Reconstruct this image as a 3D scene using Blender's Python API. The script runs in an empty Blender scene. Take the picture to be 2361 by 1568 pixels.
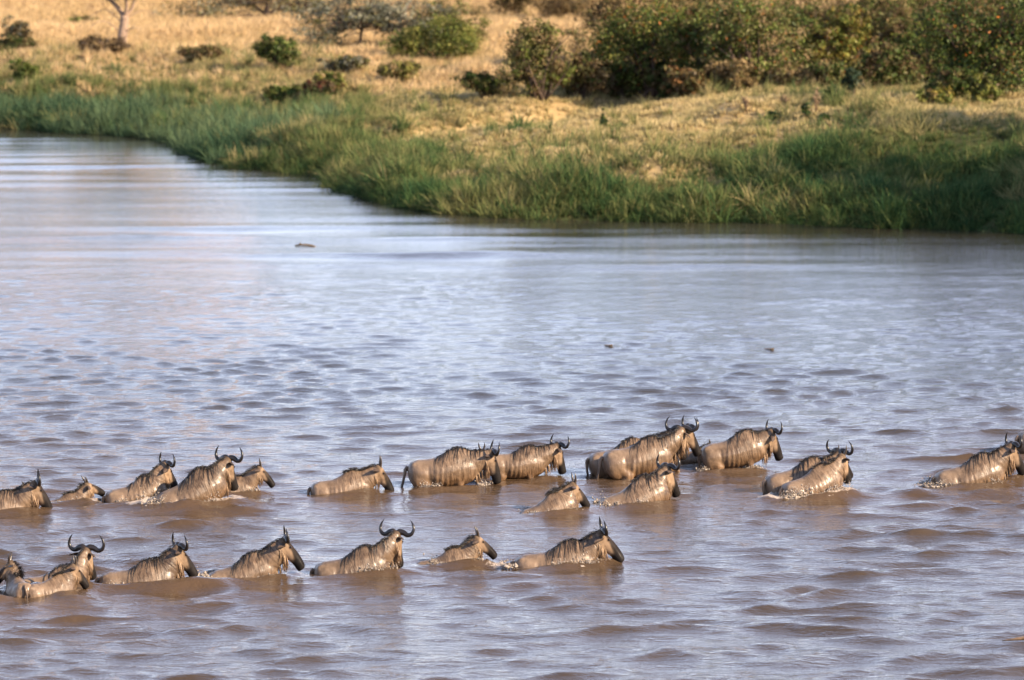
import bpy, bmesh, math, random
import numpy as np
from mathutils import Vector, Matrix, noise
from mathutils.bvhtree import BVHTree

rng = np.random.default_rng(7)
random.seed(7)
SC = bpy.context.scene
COL = SC.collection
R = math.radians

# ------------------------------------------------------------------ camera
CAM_H = 12.6
PITCH = R(5.55)
FOV = R(12.55)
PW, PH = 2361.0, 1568.0
FPX = PW / 2 / math.tan(FOV / 2)
cam = bpy.data.cameras.new('camera')
cam.sensor_width = 36
cam.lens = 18 / math.tan(FOV / 2)
cam.clip_start = 0.5
cam.clip_end = 9000
cam.dof.use_dof = True
cam.dof.focus_distance = 91
cam.dof.aperture_fstop = 1.7
camo = bpy.data.objects.new('camera', cam)
COL.objects.link(camo)
camo.location = (0, 0, CAM_H)
camo.rotation_euler = (math.pi / 2 - PITCH, 0, 0)
SC.camera = camo

# ------------------------------------------------------------------ sky and sun
SUN_AZ = 118      # clockwise from the view direction: right of and behind the camera
SUN_EL = 25
w = bpy.data.worlds.new('World')
SC.world = w
w.use_nodes = True
wn = w.node_tree
sky = wn.nodes.new('ShaderNodeTexSky')
sky.sky_type = 'NISHITA'
sky.sun_disc = False
sky.sun_elevation = R(SUN_EL)
sky.sun_rotation = R(SUN_AZ)
sky.altitude = 2500
sky.air_density = 1.0
sky.dust_density = 0.5
sky.ozone_density = 0.4
# a thin high veil of cloud over the whole sky
wtc = wn.nodes.new('ShaderNodeTexCoord')
wnz = wn.nodes.new('ShaderNodeTexNoise')
wnz.inputs['Scale'].default_value = 2.2
wnz.inputs['Detail'].default_value = 5
wn.links.new(wtc.outputs['Generated'], wnz.inputs['Vector'])
wmr = wn.nodes.new('ShaderNodeMapRange')
wmr.inputs[1].default_value, wmr.inputs[2].default_value, wmr.inputs[3].default_value, wmr.inputs[4].default_value = 0.3, 0.7, 0.42, 0.66
wn.links.new(wnz.outputs[0], wmr.inputs[0])
wmx = wn.nodes.new('ShaderNodeMix')
wmx.data_type = 'RGBA'
wmx.inputs[7].default_value = (6.2, 5.5, 7.0, 1)
wsp = wn.nodes.new('ShaderNodeSeparateXYZ')      # the veil thins out towards the zenith
wn.links.new(wtc.outputs['Generated'], wsp.inputs[0])
wv = wn.nodes.new('ShaderNodeMapRange')
wv.inputs[1].default_value, wv.inputs[2].default_value, wv.inputs[3].default_value, wv.inputs[4].default_value = 0.0, 0.9, 1.0, 0.0
wn.links.new(wsp.outputs[2], wv.inputs[0])
wp = wn.nodes.new('ShaderNodeMath')
wp.operation = 'POWER'
wp.inputs[1].default_value = 2.0
wn.links.new(wv.outputs[0], wp.inputs[0])
wml = wn.nodes.new('ShaderNodeMath')
wml.operation = 'MULTIPLY'
wn.links.new(wp.outputs[0], wml.inputs[0])
wn.links.new(wmr.outputs[0], wml.inputs[1])
wn.links.new(wml.outputs[0], wmx.inputs[0])
wn.links.new(sky.outputs[0], wmx.inputs[6])
wn.links.new(wmx.outputs[2], wn.nodes['Background'].inputs[0])
wn.nodes['Background'].inputs[1].default_value = 0.145
sl = bpy.data.lights.new('sun', 'SUN')
sl.energy = 5.0
sl.angle = R(0.53)
sl.color = (1.0, 0.79, 0.55)
so = bpy.data.objects.new('sun', sl)
COL.objects.link(so)
sdir = Vector((math.sin(R(SUN_AZ)) * math.cos(R(SUN_EL)), math.cos(R(SUN_AZ)) * math.cos(R(SUN_EL)), math.sin(R(SUN_EL))))
so.rotation_euler = sdir.to_track_quat('Z', 'Y').to_euler()
so.location = (60, -40, 60)

SC.view_settings.view_transform = 'Standard'
SC.view_settings.look = 'None'
SC.view_settings.exposure = 1.2
SC.view_settings.gamma = 1
SC.view_settings.use_curve_mapping = False
SC.render.engine = 'CYCLES'
SC.cycles.max_bounces = 5
SC.cycles.diffuse_bounces = 3
SC.cycles.glossy_bounces = 3
SC.cycles.transmission_bounces = 3
SC.cycles.transparent_max_bounces = 4
SC.cycles.caustics_reflective = False
SC.cycles.caustics_refractive = False
SC.cycles.sample_clamp_indirect = 4
SC.cycles.use_denoising = True


# ------------------------------------------------------------------ helpers
def ray(px, py):
    a, b = (px - PW / 2) / FPX, (PH / 2 - py) / FPX
    return np.array([a, math.cos(PITCH) + b * math.sin(PITCH), -math.sin(PITCH) + b * math.cos(PITCH)])


def at_y(px, py, y):            # point of the pixel's sight line at distance y
    d = ray(px, py)
    return np.array([0, 0, CAM_H]) + d * (y / d[1])


def at_z(px, py, z=0.0):        # point of the pixel's sight line at height z
    d = ray(px, py)
    return np.array([0, 0, CAM_H]) + d * ((z - CAM_H) / d[2])


def tag(o, label=None, cat=None, group=None, kind=None):
    if label: o['label'] = label
    if cat: o['category'] = cat
    if group: o['group'] = group
    if kind: o['kind'] = kind
    return o


def mesh_obj(name, verts, faces, mat, parent=None, smooth=True):
    me = bpy.data.meshes.new(name)
    me.from_pydata([tuple(v) for v in verts], [], [tuple(f) for f in faces])
    if smooth:
        me.polygons.foreach_set('use_smooth', np.ones(len(me.polygons), bool))
    if mat: me.materials.append(mat)
    o = bpy.data.objects.new(name, me)
    COL.objects.link(o)
    if parent: o.parent = parent
    return o


def set_col(me, name, rgb):     # per-vertex colour
    a = me.attributes.new(name, 'FLOAT_COLOR', 'POINT')
    c = np.ones((len(me.vertices), 4), np.float32)
    c[:, :3] = rgb
    a.data.foreach_set('color', c.ravel())


def set_vec(me, name, v):
    a = me.attributes.new(name, 'FLOAT_VECTOR', 'POINT')
    a.data.foreach_set('vector', np.asarray(v, np.float32).ravel())


def set_f(me, name, v):
    a = me.attributes.new(name, 'FLOAT', 'POINT')
    a.data.foreach_set('value', np.asarray(v, np.float32).ravel())


def fast_mesh(name, verts, faces_flat, nper, mat):   # big uniform-face meshes
    me = bpy.data.meshes.new(name)
    verts = np.asarray(verts, np.float32)
    nf = len(faces_flat) // nper
    me.vertices.add(len(verts))
    me.vertices.foreach_set('co', verts.ravel())
    me.loops.add(len(faces_flat))
    me.loops.foreach_set('vertex_index', np.asarray(faces_flat, np.int32))
    me.polygons.add(nf)
    me.polygons.foreach_set('loop_start', np.arange(0, nf * nper, nper, dtype=np.int32))
    me.update(calc_edges=True)
    if mat: me.materials.append(mat)
    return me


def smoothstep(a, b, x):
    t = np.clip((x - a) / (b - a), 0, 1)
    return t * t * (3 - 2 * t)


_perm = np.random.default_rng(3).random((256, 256)).astype(np.float32)


def vnoise(x, y):               # tileable value noise on numpy arrays, about -1..1
    xi, yi = np.floor(x).astype(int), np.floor(y).astype(int)
    fx, fy = x - xi, y - yi
    fx, fy = fx * fx * (3 - 2 * fx), fy * fy * (3 - 2 * fy)
    g = lambda i, j: _perm[i & 255, j & 255]
    a = g(xi, yi) * (1 - fx) + g(xi + 1, yi) * fx
    b = g(xi, yi + 1) * (1 - fx) + g(xi + 1, yi + 1) * fx
    return (a * (1 - fy) + b * fy) * 2 - 1


def fbm(x, y, o=4):
    s, a = 0, 1.0
    for k in range(o):
        s = s + a * vnoise(x * 2 ** k + 17.3 * k, y * 2 ** k + 9.1 * k)
        a *= 0.5
    return s / 1.9


# ------------------------------------------------------------------ materials
class Mat:
    def __init__(self, name):
        self.m = bpy.data.materials.new(name)
        self.m.use_nodes = True
        self.nt = self.m.node_tree
        self.b = self.nt.nodes['Principled BSDF']
        self.out = self.nt.nodes['Material Output']

    def n(self, t, **kw):
        nd = self.nt.nodes.new(t)
        for k, v in kw.items(): setattr(nd, k, v)
        return nd

    def l(self, a, b): self.nt.links.new(a, b)

    def set(self, **kw):
        for k, v in kw.items(): self.b.inputs[k.replace('_', ' ')].default_value = v
        return self

    def ramp(self, fac, stops):
        r = self.n('ShaderNodeValToRGB')
        e = r.color_ramp.elements
        while len(e) < len(stops): e.new(0.5)
        for i, (p, c) in enumerate(stops):
            e[i].position = p
            e[i].color = (*c, 1) if len(c) == 3 else c
        self.l(fac, r.inputs[0])
        return r.outputs[0]

    def mix(self, fac, a, b, blend='MIX'):
        m = self.n('ShaderNodeMix', data_type='RGBA', blend_type=blend)
        for s, v in ((m.inputs[0], fac), (m.inputs[6], a), (m.inputs[7], b)):
            if hasattr(v, 'is_output'): self.l(v, s)
            else: s.default_value = v if not isinstance(v, tuple) else (*v, 1)
        return m.outputs[2]

    def noise(self, vec, scale, detail=4, rough=0.55, dist=0.0):
        t = self.n('ShaderNodeTexNoise')
        t.inputs['Scale'].default_value = scale
        t.inputs['Detail'].default_value = detail
        t.inputs['Roughness'].default_value = rough
        t.inputs['Distortion'].default_value = dist
        if vec: self.l(vec, t.inputs['Vector'])
        return t.outputs[0]

    def mapping(self, vec, scale):
        mp = self.n('ShaderNodeMapping')
        mp.inputs['Scale'].default_value = scale
        self.l(vec, mp.inputs['Vector'])
        return mp.outputs[0]

    def attr(self, name, kind='GEOMETRY'):
        a = self.n('ShaderNodeAttribute', attribute_name=name, attribute_type=kind)
        return a

    def bump(self, h, strength, dist, normal=None):
        b = self.n('ShaderNodeBump')
        b.inputs['Strength'].default_value = strength
        b.inputs['Distance'].default_value = dist
        self.l(h, b.inputs['Height'])
        if normal: self.l(normal, b.inputs['Normal'])
        return b.outputs[0]


def plain(name, col, rough=0.6, noise_amt=0.35, scale=20, spec=0.4):
    m = Mat(name)
    tc = m.n('ShaderNodeTexCoord').outputs['Object']
    nz = m.noise(tc, scale)
    c = m.ramp(nz, [(0.3, tuple(x * (1 - noise_amt) for x in col)), (0.7, tuple(min(1, x * (1 + noise_amt)) for x in col))])
    m.l(c, m.b.inputs['Base Color'])
    m.set(Roughness=rough)
    m.b.inputs['Specular IOR Level'].default_value = spec
    m.l(m.bump(nz, 0.3, 0.01), m.b.inputs['Normal'])
    return m.m


def fur_material():
    m = Mat('wet_fur')
    col = m.attr('coat').outputs['Color']
    vec = m.attr('furco').outputs['Vector']
    st = m.noise(m.mapping(vec, (40, 3.2, 7)), 1.0, 5, 0.65, 0.3)       # strands hanging down the side
    blotch = m.noise(m.mapping(vec, (5, 5, 5)), 1.0, 4, 0.6)
    hair = m.attr('hairy').outputs['Fac']
    k = m.ramp(st, [(0.34, (0.36, 0.31, 0.27)), (0.52, (0.88, 0.86, 0.83)), (0.68, (1.28, 1.25, 1.2))])
    c1 = m.mix(hair, col, m.mix(1.0, col, k, 'MULTIPLY'))
    kb = m.ramp(blotch, [(0.30, (0.58, 0.54, 0.50)), (0.50, (0.95, 0.94, 0.93)), (0.7, (1.16, 1.15, 1.14))])
    c2 = m.mix(1.0, c1, kb, 'MULTIPLY')
    m.l(c2, m.b.inputs['Base Color'])
    gl = m.noise(m.mapping(vec, (7, 4, 5)), 1.0, 3, 0.6)
    rr = m.n('ShaderNodeMapRange')
    rr.inputs[1].default_value, rr.inputs[2].default_value = 0.35, 0.7
    rr.inputs[3].default_value, rr.inputs[4].default_value = 0.30, 0.62
    m.l(gl, rr.inputs[0])
    fa = m.n('ShaderNodeMath', operation='MULTIPLY_ADD')
    m.l(m.attr('face').outputs['Fac'], fa.inputs[0]); fa.inputs[1].default_value = 0.34
    m.l(rr.outputs[0], fa.inputs[2])
    m.l(fa.outputs[0], m.b.inputs['Roughness'])
    fsx = m.n('ShaderNodeMapRange')
    fsx.inputs[3].default_value, fsx.inputs[4].default_value = 0.36, 0.16
    m.l(m.attr('face').outputs['Fac'], fsx.inputs[0])
    m.l(fsx.outputs[0], m.b.inputs['Specular IOR Level'])
    cwx = m.n('ShaderNodeMapRange')
    cwx.inputs[3].default_value, cwx.inputs[4].default_value = 0.14, 0.02
    m.l(m.attr('face').outputs['Fac'], cwx.inputs[0])
    m.l(cwx.outputs[0], m.b.inputs['Coat Weight'])
    m.b.inputs['Coat Roughness'].default_value = 0.22
    hm = m.n('ShaderNodeMath', operation='MULTIPLY')
    m.l(st, hm.inputs[0]); m.l(hair, hm.inputs[1])
    n1 = m.bump(blotch, 0.8, 0.03)
    m.l(m.bump(hm.outputs[0], 0.55, 0.025, n1), m.b.inputs['Normal'])
    return m.m


def strand_material(name, a, b, rough=0.35):
    m = Mat(name)
    t = m.attr('strand').outputs['Fac']
    m.l(m.ramp(t, [(0.0, a), (1.0, b)]), m.b.inputs['Base Color'])
    m.set(Roughness=rough)
    m.b.inputs['Specular IOR Level'].default_value = 0.5
    return m.m


def horn_material(name, base, tip):
    m = Mat(name)
    t = m.attr('strand').outputs['Fac']
    tc = m.n('ShaderNodeTexCoord').outputs['Object']
    nz = m.noise(tc, 45, 3)
    c = m.ramp(t, [(0.0, base), (0.35, tip), (1.0, tip)])
    m.l(m.mix(0.5, c, m.ramp(nz, [(0.3, (0.5, 0.5, 0.5)), (0.7, (1.3, 1.3, 1.3))]), 'MULTIPLY'), m.b.inputs['Base Color'])
    m.set(Roughness=0.28)
    m.l(m.bump(nz, 0.3, 0.006), m.b.inputs['Normal'])
    return m.m


def water_material():
    m = Mat('muddy_water')
    pos = m.n('ShaderNodeNewGeometry').outputs['Position']
    foam = m.attr('foam').outputs['Fac']
    big = m.noise(m.mapping(pos, (0.08, 0.05, 0.1)), 1.0, 3)
    clear = m.ramp(big, [(0.3, (0.036, 0.032, 0.024)), (0.7, (0.046, 0.039, 0.028))])
    silty = m.ramp(big, [(0.3, (0.10, 0.056, 0.029)), (0.7, (0.125, 0.070, 0.036))])
    mud = m.mix(m.attr('silt').outputs['Fac'], clear, silty)
    fz = m.noise(m.mapping(pos, (13, 8, 13)), 1.0, 6, 0.75, 0.6)
    fm = m.n('ShaderNodeMath', operation='MULTIPLY_ADD')
    m.l(fz, fm.inputs[0]); fm.inputs[1].default_value = 1.6
    fs = m.n('ShaderNodeMath', operation='MULTIPLY_ADD')
    m.l(foam, fs.inputs[0]); fs.inputs[1].default_value = 1.25; fs.inputs[2].default_value = -1.55
    m.l(fs.outputs[0], fm.inputs[2])
    fr = m.ramp(fm.outputs[0], [(0.30, (0, 0, 0)), (0.75, (1, 1, 1))])
    m.l(m.mix(fr, mud, (0.50, 0.41, 0.33)), m.b.inputs['Base Color'])
    rr = m.n('ShaderNodeMapRange')
    rr.inputs[3].default_value, rr.inputs[4].default_value = 0.06, 0.6
    m.l(fr, rr.inputs[0])
    m.l(rr.outputs[0], m.b.inputs['Roughness'])
    m.b.inputs['IOR'].default_value = 1.333
    m.b.inputs['Specular IOR Level'].default_value = 0.5
    rip = m.attr('ripple').outputs['Fac']
    f1 = m.noise(m.mapping(pos, (2.2, 4.2, 1)), 1.0, 4, 0.65, 0.5)
    f2 = m.noise(m.mapping(pos, (5.0, 9.0, 1)), 1.0, 3, 0.6, 0.3)
    a = m.n('ShaderNodeMath', operation='MULTIPLY_ADD')
    m.l(f2, a.inputs[0]); a.inputs[1].default_value = 0.3; m.l(f1, a.inputs[2])
    b = m.n('ShaderNodeMath', operation='MULTIPLY')
    m.l(a.outputs[0], b.inputs[0]); m.l(rip, b.inputs[1])
    m.l(m.bump(b.outputs[0], 1.0, 0.06), m.b.inputs['Normal'])
    return m.m


def leafy_material(name, trans=0.18):
    m = Mat(name)
    c = m.attr('leaf').outputs['Color']
    d = m.n('ShaderNodeBsdfDiffuse')
    t = m.n('ShaderNodeBsdfTranslucent')
    g = m.n('ShaderNodeBsdfGlossy')
    g.inputs['Roughness'].default_value = 0.45
    mx = m.n('ShaderNodeMixShader'); mx.inputs[0].default_value = trans
    m2 = m.n('ShaderNodeMixShader'); m2.inputs[0].default_value = 0.012
    m.l(c, d.inputs[0]); m.l(c, t.inputs[0])
    m.l(d.outputs[0], mx.inputs[1]); m.l(t.outputs[0], mx.inputs[2])
    m.l(mx.outputs[0], m2.inputs[1]); m.l(g.outputs[0], m2.inputs[2])
    m.l(m2.outputs[0], m.out.inputs[0])
    return m.m


def grass_material(name, root, cols, trans=0.25):
    m = Mat(name)
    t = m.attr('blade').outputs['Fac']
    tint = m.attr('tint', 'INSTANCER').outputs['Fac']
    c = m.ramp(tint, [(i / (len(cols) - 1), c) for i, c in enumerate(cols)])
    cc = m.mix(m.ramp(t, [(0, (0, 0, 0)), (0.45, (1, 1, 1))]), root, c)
    d = m.n('ShaderNodeBsdfDiffuse')
    tr = m.n('ShaderNodeBsdfTranslucent')
    mx = m.n('ShaderNodeMixShader'); mx.inputs[0].default_value = trans
    m.l(cc, d.inputs[0]); m.l(cc, tr.inputs[0])
    m.l(d.outputs[0], mx.inputs[1]); m.l(tr.outputs[0], mx.inputs[2])
    m.l(mx.outputs[0], m.out.inputs[0])
    return m.m


M_FUR = fur_material()
M_MANE = strand_material('dark_mane', (0.016, 0.012, 0.010), (0.03, 0.022, 0.016), 0.3)
M_BEARD = strand_material('wet_beard', (0.34, 0.235, 0.15), (0.17, 0.095, 0.045), 0.4)
M_HORN = horn_material('dark_horn', (0.035, 0.026, 0.02), (0.014, 0.011, 0.010))
M_CHORN = horn_material('young_horn', (0.10, 0.075, 0.055), (0.05, 0.038, 0.03))
M_EAR = plain('ear_hide', (0.075, 0.05, 0.035), 0.5, 0.5, 30)
M_EYE = plain('eye', (0.012, 0.008, 0.006), 0.1, 0.1, 10)
M_WATER = water_material()
M_LEAF = leafy_material('leaves')
M_BARK = plain('bark', (0.075, 0.052, 0.038), 0.85, 0.45, 9, 0.2)
M_PALEBARK = plain('pale_bark', (0.30, 0.21, 0.15), 0.85, 0.4, 6, 0.2)
M_DEAD = plain('dead_wood', (0.24, 0.16, 0.12), 0.85, 0.4, 8, 0.2)

# ------------------------------------------------------------------ terrain
shore_px = [(2361, 535), (2230, 530), (2100, 525), (1950, 521), (1800, 518), (1650, 515), (1500, 511), (1380, 508), (1270, 503), (1190, 500),
            (1130, 498), (1060, 490), (1000, 480), (940, 472), (890, 462), (840, 445), (805, 432), (780, 415), (700, 403), (640, 398),
            (580, 385), (520, 372), (480, 358), (460, 342), (440, 327), (380, 320), (300, 312), (200, 306), (100, 300), (0, 294)]
SH = [at_z(x, y)[:2] for x, y in shore_px]
SH = [np.array(p) for p in [(150, 60), (95, 108), (60, 138), (38, 155), (27, 165)]] + SH + [np.array(p) for p in [(-40, 252), (-70, 262), (-130, 285), (-260, 330), (-700, 420)]]
SH = np.array(SH)
SHX, SHY = SH[::-1, 0], SH[::-1, 1]


def shore_dist(x, y):           # signed distance to the far shoreline, + on land
    x, y = np.asarray(x, float), np.asarray(y, float)
    d = np.full(x.shape, 1e9)
    for a, b in zip(SH[:-1], SH[1:]):
        ab = b - a
        t = np.clip(((x - a[0]) * ab[0] + (y - a[1]) * ab[1]) / (ab @ ab), 0, 1)
        d = np.minimum(d, np.hypot(x - a[0] - t * ab[0], y - a[1] - t * ab[1]))
    # the shoreline is crossed once by the ray towards +y except at the overhanging left bend
    inside = np.zeros(x.shape, bool)
    poly = np.vstack([SH, [[-700, 6000], [6000, 6000], [6000, 60]]])
    j = len(poly) - 1
    for i in range(len(poly)):
        xi, yi, xj, yj = *poly[i], *poly[j]
        c = ((yi > y) != (yj > y)) & (x < (xj - xi) * (y - yi) / (yj - yi + 1e-12) + xi)
        inside ^= c
        j = i
    d = np.where(inside, d, -d)
    return d + np.where(np.abs(d) < 12, (1.1 * fbm(x * 0.22 + 11, y * 0.2) + 0.5 * fbm(x * 0.7, y * 0.6 + 5)) * smoothstep(12, 4, np.abs(d)), 0)


GULLY = np.array([at_z(px, py, z)[:2] for px, py, z in [(800, 306, 1.5), (900, 294, 1.8), (1050, 277, 2.0), (1200, 260, 2.2), (1340, 243, 2.4), (1500, 226, 2.6)]])


def seg_dist(x, y, P):
    d = np.full(np.shape(x), 1e9)
    for a, b in zip(P[:-1], P[1:]):
        ab = b - a
        t = np.clip(((x - a[0]) * ab[0] + (y - a[1]) * ab[1]) / (ab @ ab), 0, 1)
        d = np.minimum(d, np.hypot(x - a[0] - t * ab[0], y - a[1] - t * ab[1]))
    return d


def height(x, y):
    x, y = np.asarray(x, float), np.asarray(y, float)
    d = shore_dist(x, y)
    dl = np.maximum(d, 0)
    right = smoothstep(0, 22, x)
    near = smoothstep(235, 190, y)
    h = (2.5 + 0.55 * right * near) * (1 - np.exp(-dl / (13 - 4.5 * right * near))) + 0.0125 * np.minimum(dl, 900)
    h += 0.25 * (1 - np.exp(-dl / 0.6))
    amp = smoothstep(1, 14, dl)
    h += amp * 0.45 * fbm(x * 0.11, y * 0.06) + 0.75 * smoothstep(0, 5, dl) * smoothstep(60, 18, dl) * fbm(x * 0.19 + 40, y * 0.13) + 0.55 * smoothstep(0, 2.5, dl) * smoothstep(40, 12, dl) * fbm(x * 0.42 + 4, y * 0.30) + 0.12 * smoothstep(0, 4, dl) * fbm(x * 0.8, y * 0.6)
    h += 0.40 * smoothstep(5, 12, dl) * smoothstep(70, 30, dl) * np.abs(fbm(x * 0.045 + 3, y * 0.19 + 0.03 * x))
    h += smoothstep(60, 300, dl) * 1.2 * fbm(x * 0.012, y * 0.012)
    h += 41 * smoothstep(340, 780, y) * smoothstep(-8, -52, x * 600 / np.maximum(y, 1))
    h -= 1.5 * np.exp(-(seg_dist(x, y, GULLY) / 1.7) ** 2) * smoothstep(4, 10, dl)
    bed = -1.15 * smoothstep(0, -9, d) - 0.15
    z = np.where(d > 0, h - 0.06, bed)
    nb = smoothstep(32, -8, y) * 11.0 - 0.5          # the near bank the picture is taken from
    z = np.where(y < 34, nb, z)
    return z


def graded(lo, hi, fine_lo, fine_hi, step, grow=1.12):
    a = list(np.arange(fine_lo, fine_hi, step))
    s, v = step, fine_hi
    while v < hi:
        a.append(v); s *= grow; v += s
    a.append(hi)
    s, v, b = step, fine_lo, []
    while v > lo:
        s *= grow; v -= s
        if v > lo: b.append(v)
    b.append(lo)
    return np.array(b[::-1] + a)


def grid_mesh(name, xs, ys, zf, mat):
    X, Y = np.meshgrid(xs, ys)
    Z = zf(X, Y)
    nx, ny = len(xs), len(ys)
    i = np.arange(nx * ny).reshape(ny, nx)
    f = np.stack([i[:-1, :-1], i[:-1, 1:], i[1:, 1:], i[1:, :-1]], -1).reshape(-1)
    me = fast_mesh(name, np.stack([X, Y, Z], -1).reshape(-1, 3), f, 4, mat)
    me.polygons.foreach_set('use_smooth', np.ones(len(me.polygons), bool))
    return me


def ground_material():
    m = Mat('bank_soil')
    pos = m.n('ShaderNodeNewGeometry').outputs['Position']
    dry = m.attr('dry').outputs['Fac']
    n1 = m.noise(m.mapping(pos, (0.5, 0.35, 0.5)), 1.0, 6, 0.65)
    n2 = m.noise(m.mapping(pos, (0.03, 0.012, 0.03)), 1.0, 4, 0.6)
    green = m.ramp(n1, [(0.3, (0.035, 0.045, 0.016)), (0.7, (0.09, 0.085, 0.035))])
    gold = m.ramp(n1, [(0.25, (0.30, 0.21, 0.095)), (0.75, (0.47, 0.335, 0.165))])
    far = m.ramp(n2, [(0.35, (0.30, 0.155, 0.085)), (0.55, (0.44, 0.27, 0.13)), (0.75, (0.36, 0.21, 0.11))])
    sep = m.n('ShaderNodeSeparateXYZ'); m.l(pos, sep.inputs[0])
    mr = m.n('ShaderNodeMapRange'); mr.inputs[1].default_value, mr.inputs[2].default_value = 300, 360
    m.l(sep.outputs[1], mr.inputs[0])
    g2 = m.mix(mr.outputs[0], gold, far)
    m.l(m.mix(dry, green, g2), m.b.inputs['Base Color'])
    m.set(Roughness=0.95)
    m.b.inputs['Specular IOR Level'].default_value = 0.1
    m.l(m.bump(n1, 0.6, 0.15), m.b.inputs['Normal'])
    return m.m


def dryness(x, y):              # 0 lush by the water .. 1 golden savannah
    d = shore_dist(x, y)
    wide = 6.0 * smoothstep(4, 18, x) * smoothstep(215, 185, y) - 11.0 * smoothstep(13, 3, np.abs(x + 1.5)) - 3.0 * smoothstep(-10, -16, x)
    p = fbm(x * 0.16 + 3, y * 0.10) * 5.5 + fbm(x * 0.55, y * 0.4 + 7) * 3.0
    lf = smoothstep(-4, -10, x)
    return np.clip(smoothstep(2.0, 15 + 17 * lf, d + p - wide), 0, 1) * smoothstep(0.8, 5.5, d)


tx = graded(-3500, 3500, -46, 40, 0.7)
ty = graded(-60, 7000, 165, 330, 0.7, 1.1)
gme = grid_mesh('ground', tx, ty, height, ground_material())
X, Y = np.meshgrid(tx, ty)
set_f(gme, 'dry', np.where(Y > 60, dryness(X, Y), 0.6))
ground = bpy.data.objects.new('ground', gme)
COL.objects.link(ground)
tag(ground, 'grassy far bank rising from the river to dry golden savannah', 'ground', kind='structure')


# ------------------------------------------------------------------ vegetation tools
def make_tuft(name, nb, hgt, spread, width, droop, mat, seed, seg=3):
    r = np.random.default_rng(seed)
    V, F, T = [], [], []
    for k in range(nb):
        az, lean = r.uniform(0, 6.283), r.uniform(0.05, 1) * droop
        h = hgt * r.uniform(0.55, 1.1)
        base = np.array([math.cos(az), math.sin(az), 0]) * spread * r.uniform(0, 1)
        out = np.array([math.cos(az + r.normal(0, .5)), math.sin(az + r.normal(0, .5)), 0])
        side = np.array([-out[1], out[0], 0])
        side = side * math.cos(.6) + out * math.sin(r.uniform(-1, 1))
        b0 = len(V)
        for s in range(seg + 1):
            t = s / seg
            p = base + np.array([0, 0, 1]) * h * (t - 0.45 * lean * t * t) + out * h * lean * t * t * 0.8
            wv = width * (1 - t) ** 0.7 * 0.5 + 0.0008
            V += [p - side * wv, p + side * wv]
            T += [t, t]
        for s in range(seg):
            i = b0 + 2 * s
            F.append((i, i + 1, i + 3, i + 2))
    me = bpy.data.meshes.new(name)
    me.from_pydata([tuple(v) for v in V], [], F)
    me.materials.append(mat)
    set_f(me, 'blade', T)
    return bpy.data.objects.new(name, me)


def scatter(name, pts, rotz, tilt, scale, tint, tufts, label, cat):
    """one stuff object: tufts of grass set on a cloud of points"""
    me = bpy.data.meshes.new(name)
    n = len(pts)
    me.vertices.add(n)
    me.vertices.foreach_set('co', np.asarray(pts, np.float32).ravel())
    set_vec(me, 'rot', np.stack([tilt[:, 0], tilt[:, 1], rotz], -1))
    set_f(me, 'scl', scale)
    set_f(me, 'tint', tint)
    a = me.attributes.new('pick', 'INT', 'POINT')
    a.data.foreach_set('value', rng.integers(0, len(tufts), n).astype(np.int32))
    o = bpy.data.objects.new(name, me)
    COL.objects.link(o)
    ng = bpy.data.node_groups.new(name + '_nodes', 'GeometryNodeTree')
    ng.interface.new_socket('Geometry', in_out='INPUT', socket_type='NodeSocketGeometry')
    ng.interface.new_socket('Geometry', in_out='OUTPUT', socket_type='NodeSocketGeometry')
    N = ng.nodes.new
    gi, go = N('NodeGroupInput'), N('NodeGroupOutput')
    iop = N('GeometryNodeInstanceOnPoints')
    gti = N('GeometryNodeGeometryToInstance')
    for t in reversed(tufts):
        oi = N('GeometryNodeObjectInfo')
        oi.inputs['Object'].default_value = t
        ng.links.new(oi.outputs['Geometry'], gti.inputs[0])

    def named(nm, typ):
        q = N('GeometryNodeInputNamedAttribute'); q.data_type = typ
        q.inputs['Name'].default_value = nm
        return q.outputs[0]
    ng.links.new(gi.outputs[0], iop.inputs['Points'])
    ng.links.new(gti.outputs[0], iop.inputs['Instance'])
    iop.inputs['Pick Instance'].default_value = True
    ng.links.new(named('pick', 'INT'), iop.inputs['Instance Index'])
    ng.links.new(named('rot', 'FLOAT_VECTOR'), iop.inputs['Rotation'])
    ng.links.new(named('scl', 'FLOAT'), iop.inputs['Scale'])
    ng.links.new(iop.outputs[0], go.inputs[0])
    md = o.modifiers.new('scatter', 'NODES')
    md.node_group = ng
    tag(o, label, cat, kind='stuff')
    return o


def tube(V, F, pts, rad, n=7):  # appended to lists
    b0 = len(V)
    pts = [np.asarray(p, float) for p in pts]
    for i, p in enumerate(pts):
        t = pts[min(i + 1, len(pts) - 1)] - pts[max(i - 1, 0)]
        t = t / (np.linalg.norm(t) + 1e-9)
        u = np.cross(t, (0.31, 0.9, 0.21)); u /= np.linalg.norm(u)
        v = np.cross(t, u)
        for k in range(n):
            a = 2 * math.pi * k / n
            V.append(p + (u * math.cos(a) + v * math.sin(a)) * rad[i])
    for i in range(len(pts) - 1):
        for k in range(n):
            F.append((b0 + i * n + k, b0 + i * n + (k + 1) % n, b0 + (i + 1) * n + (k + 1) % n, b0 + (i + 1) * n + k))
    F.append(tuple(b0 + k for k in reversed(range(n))))
    F.append(tuple(b0 + (len(pts) - 1) * n + k for k in range(n)))


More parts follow.
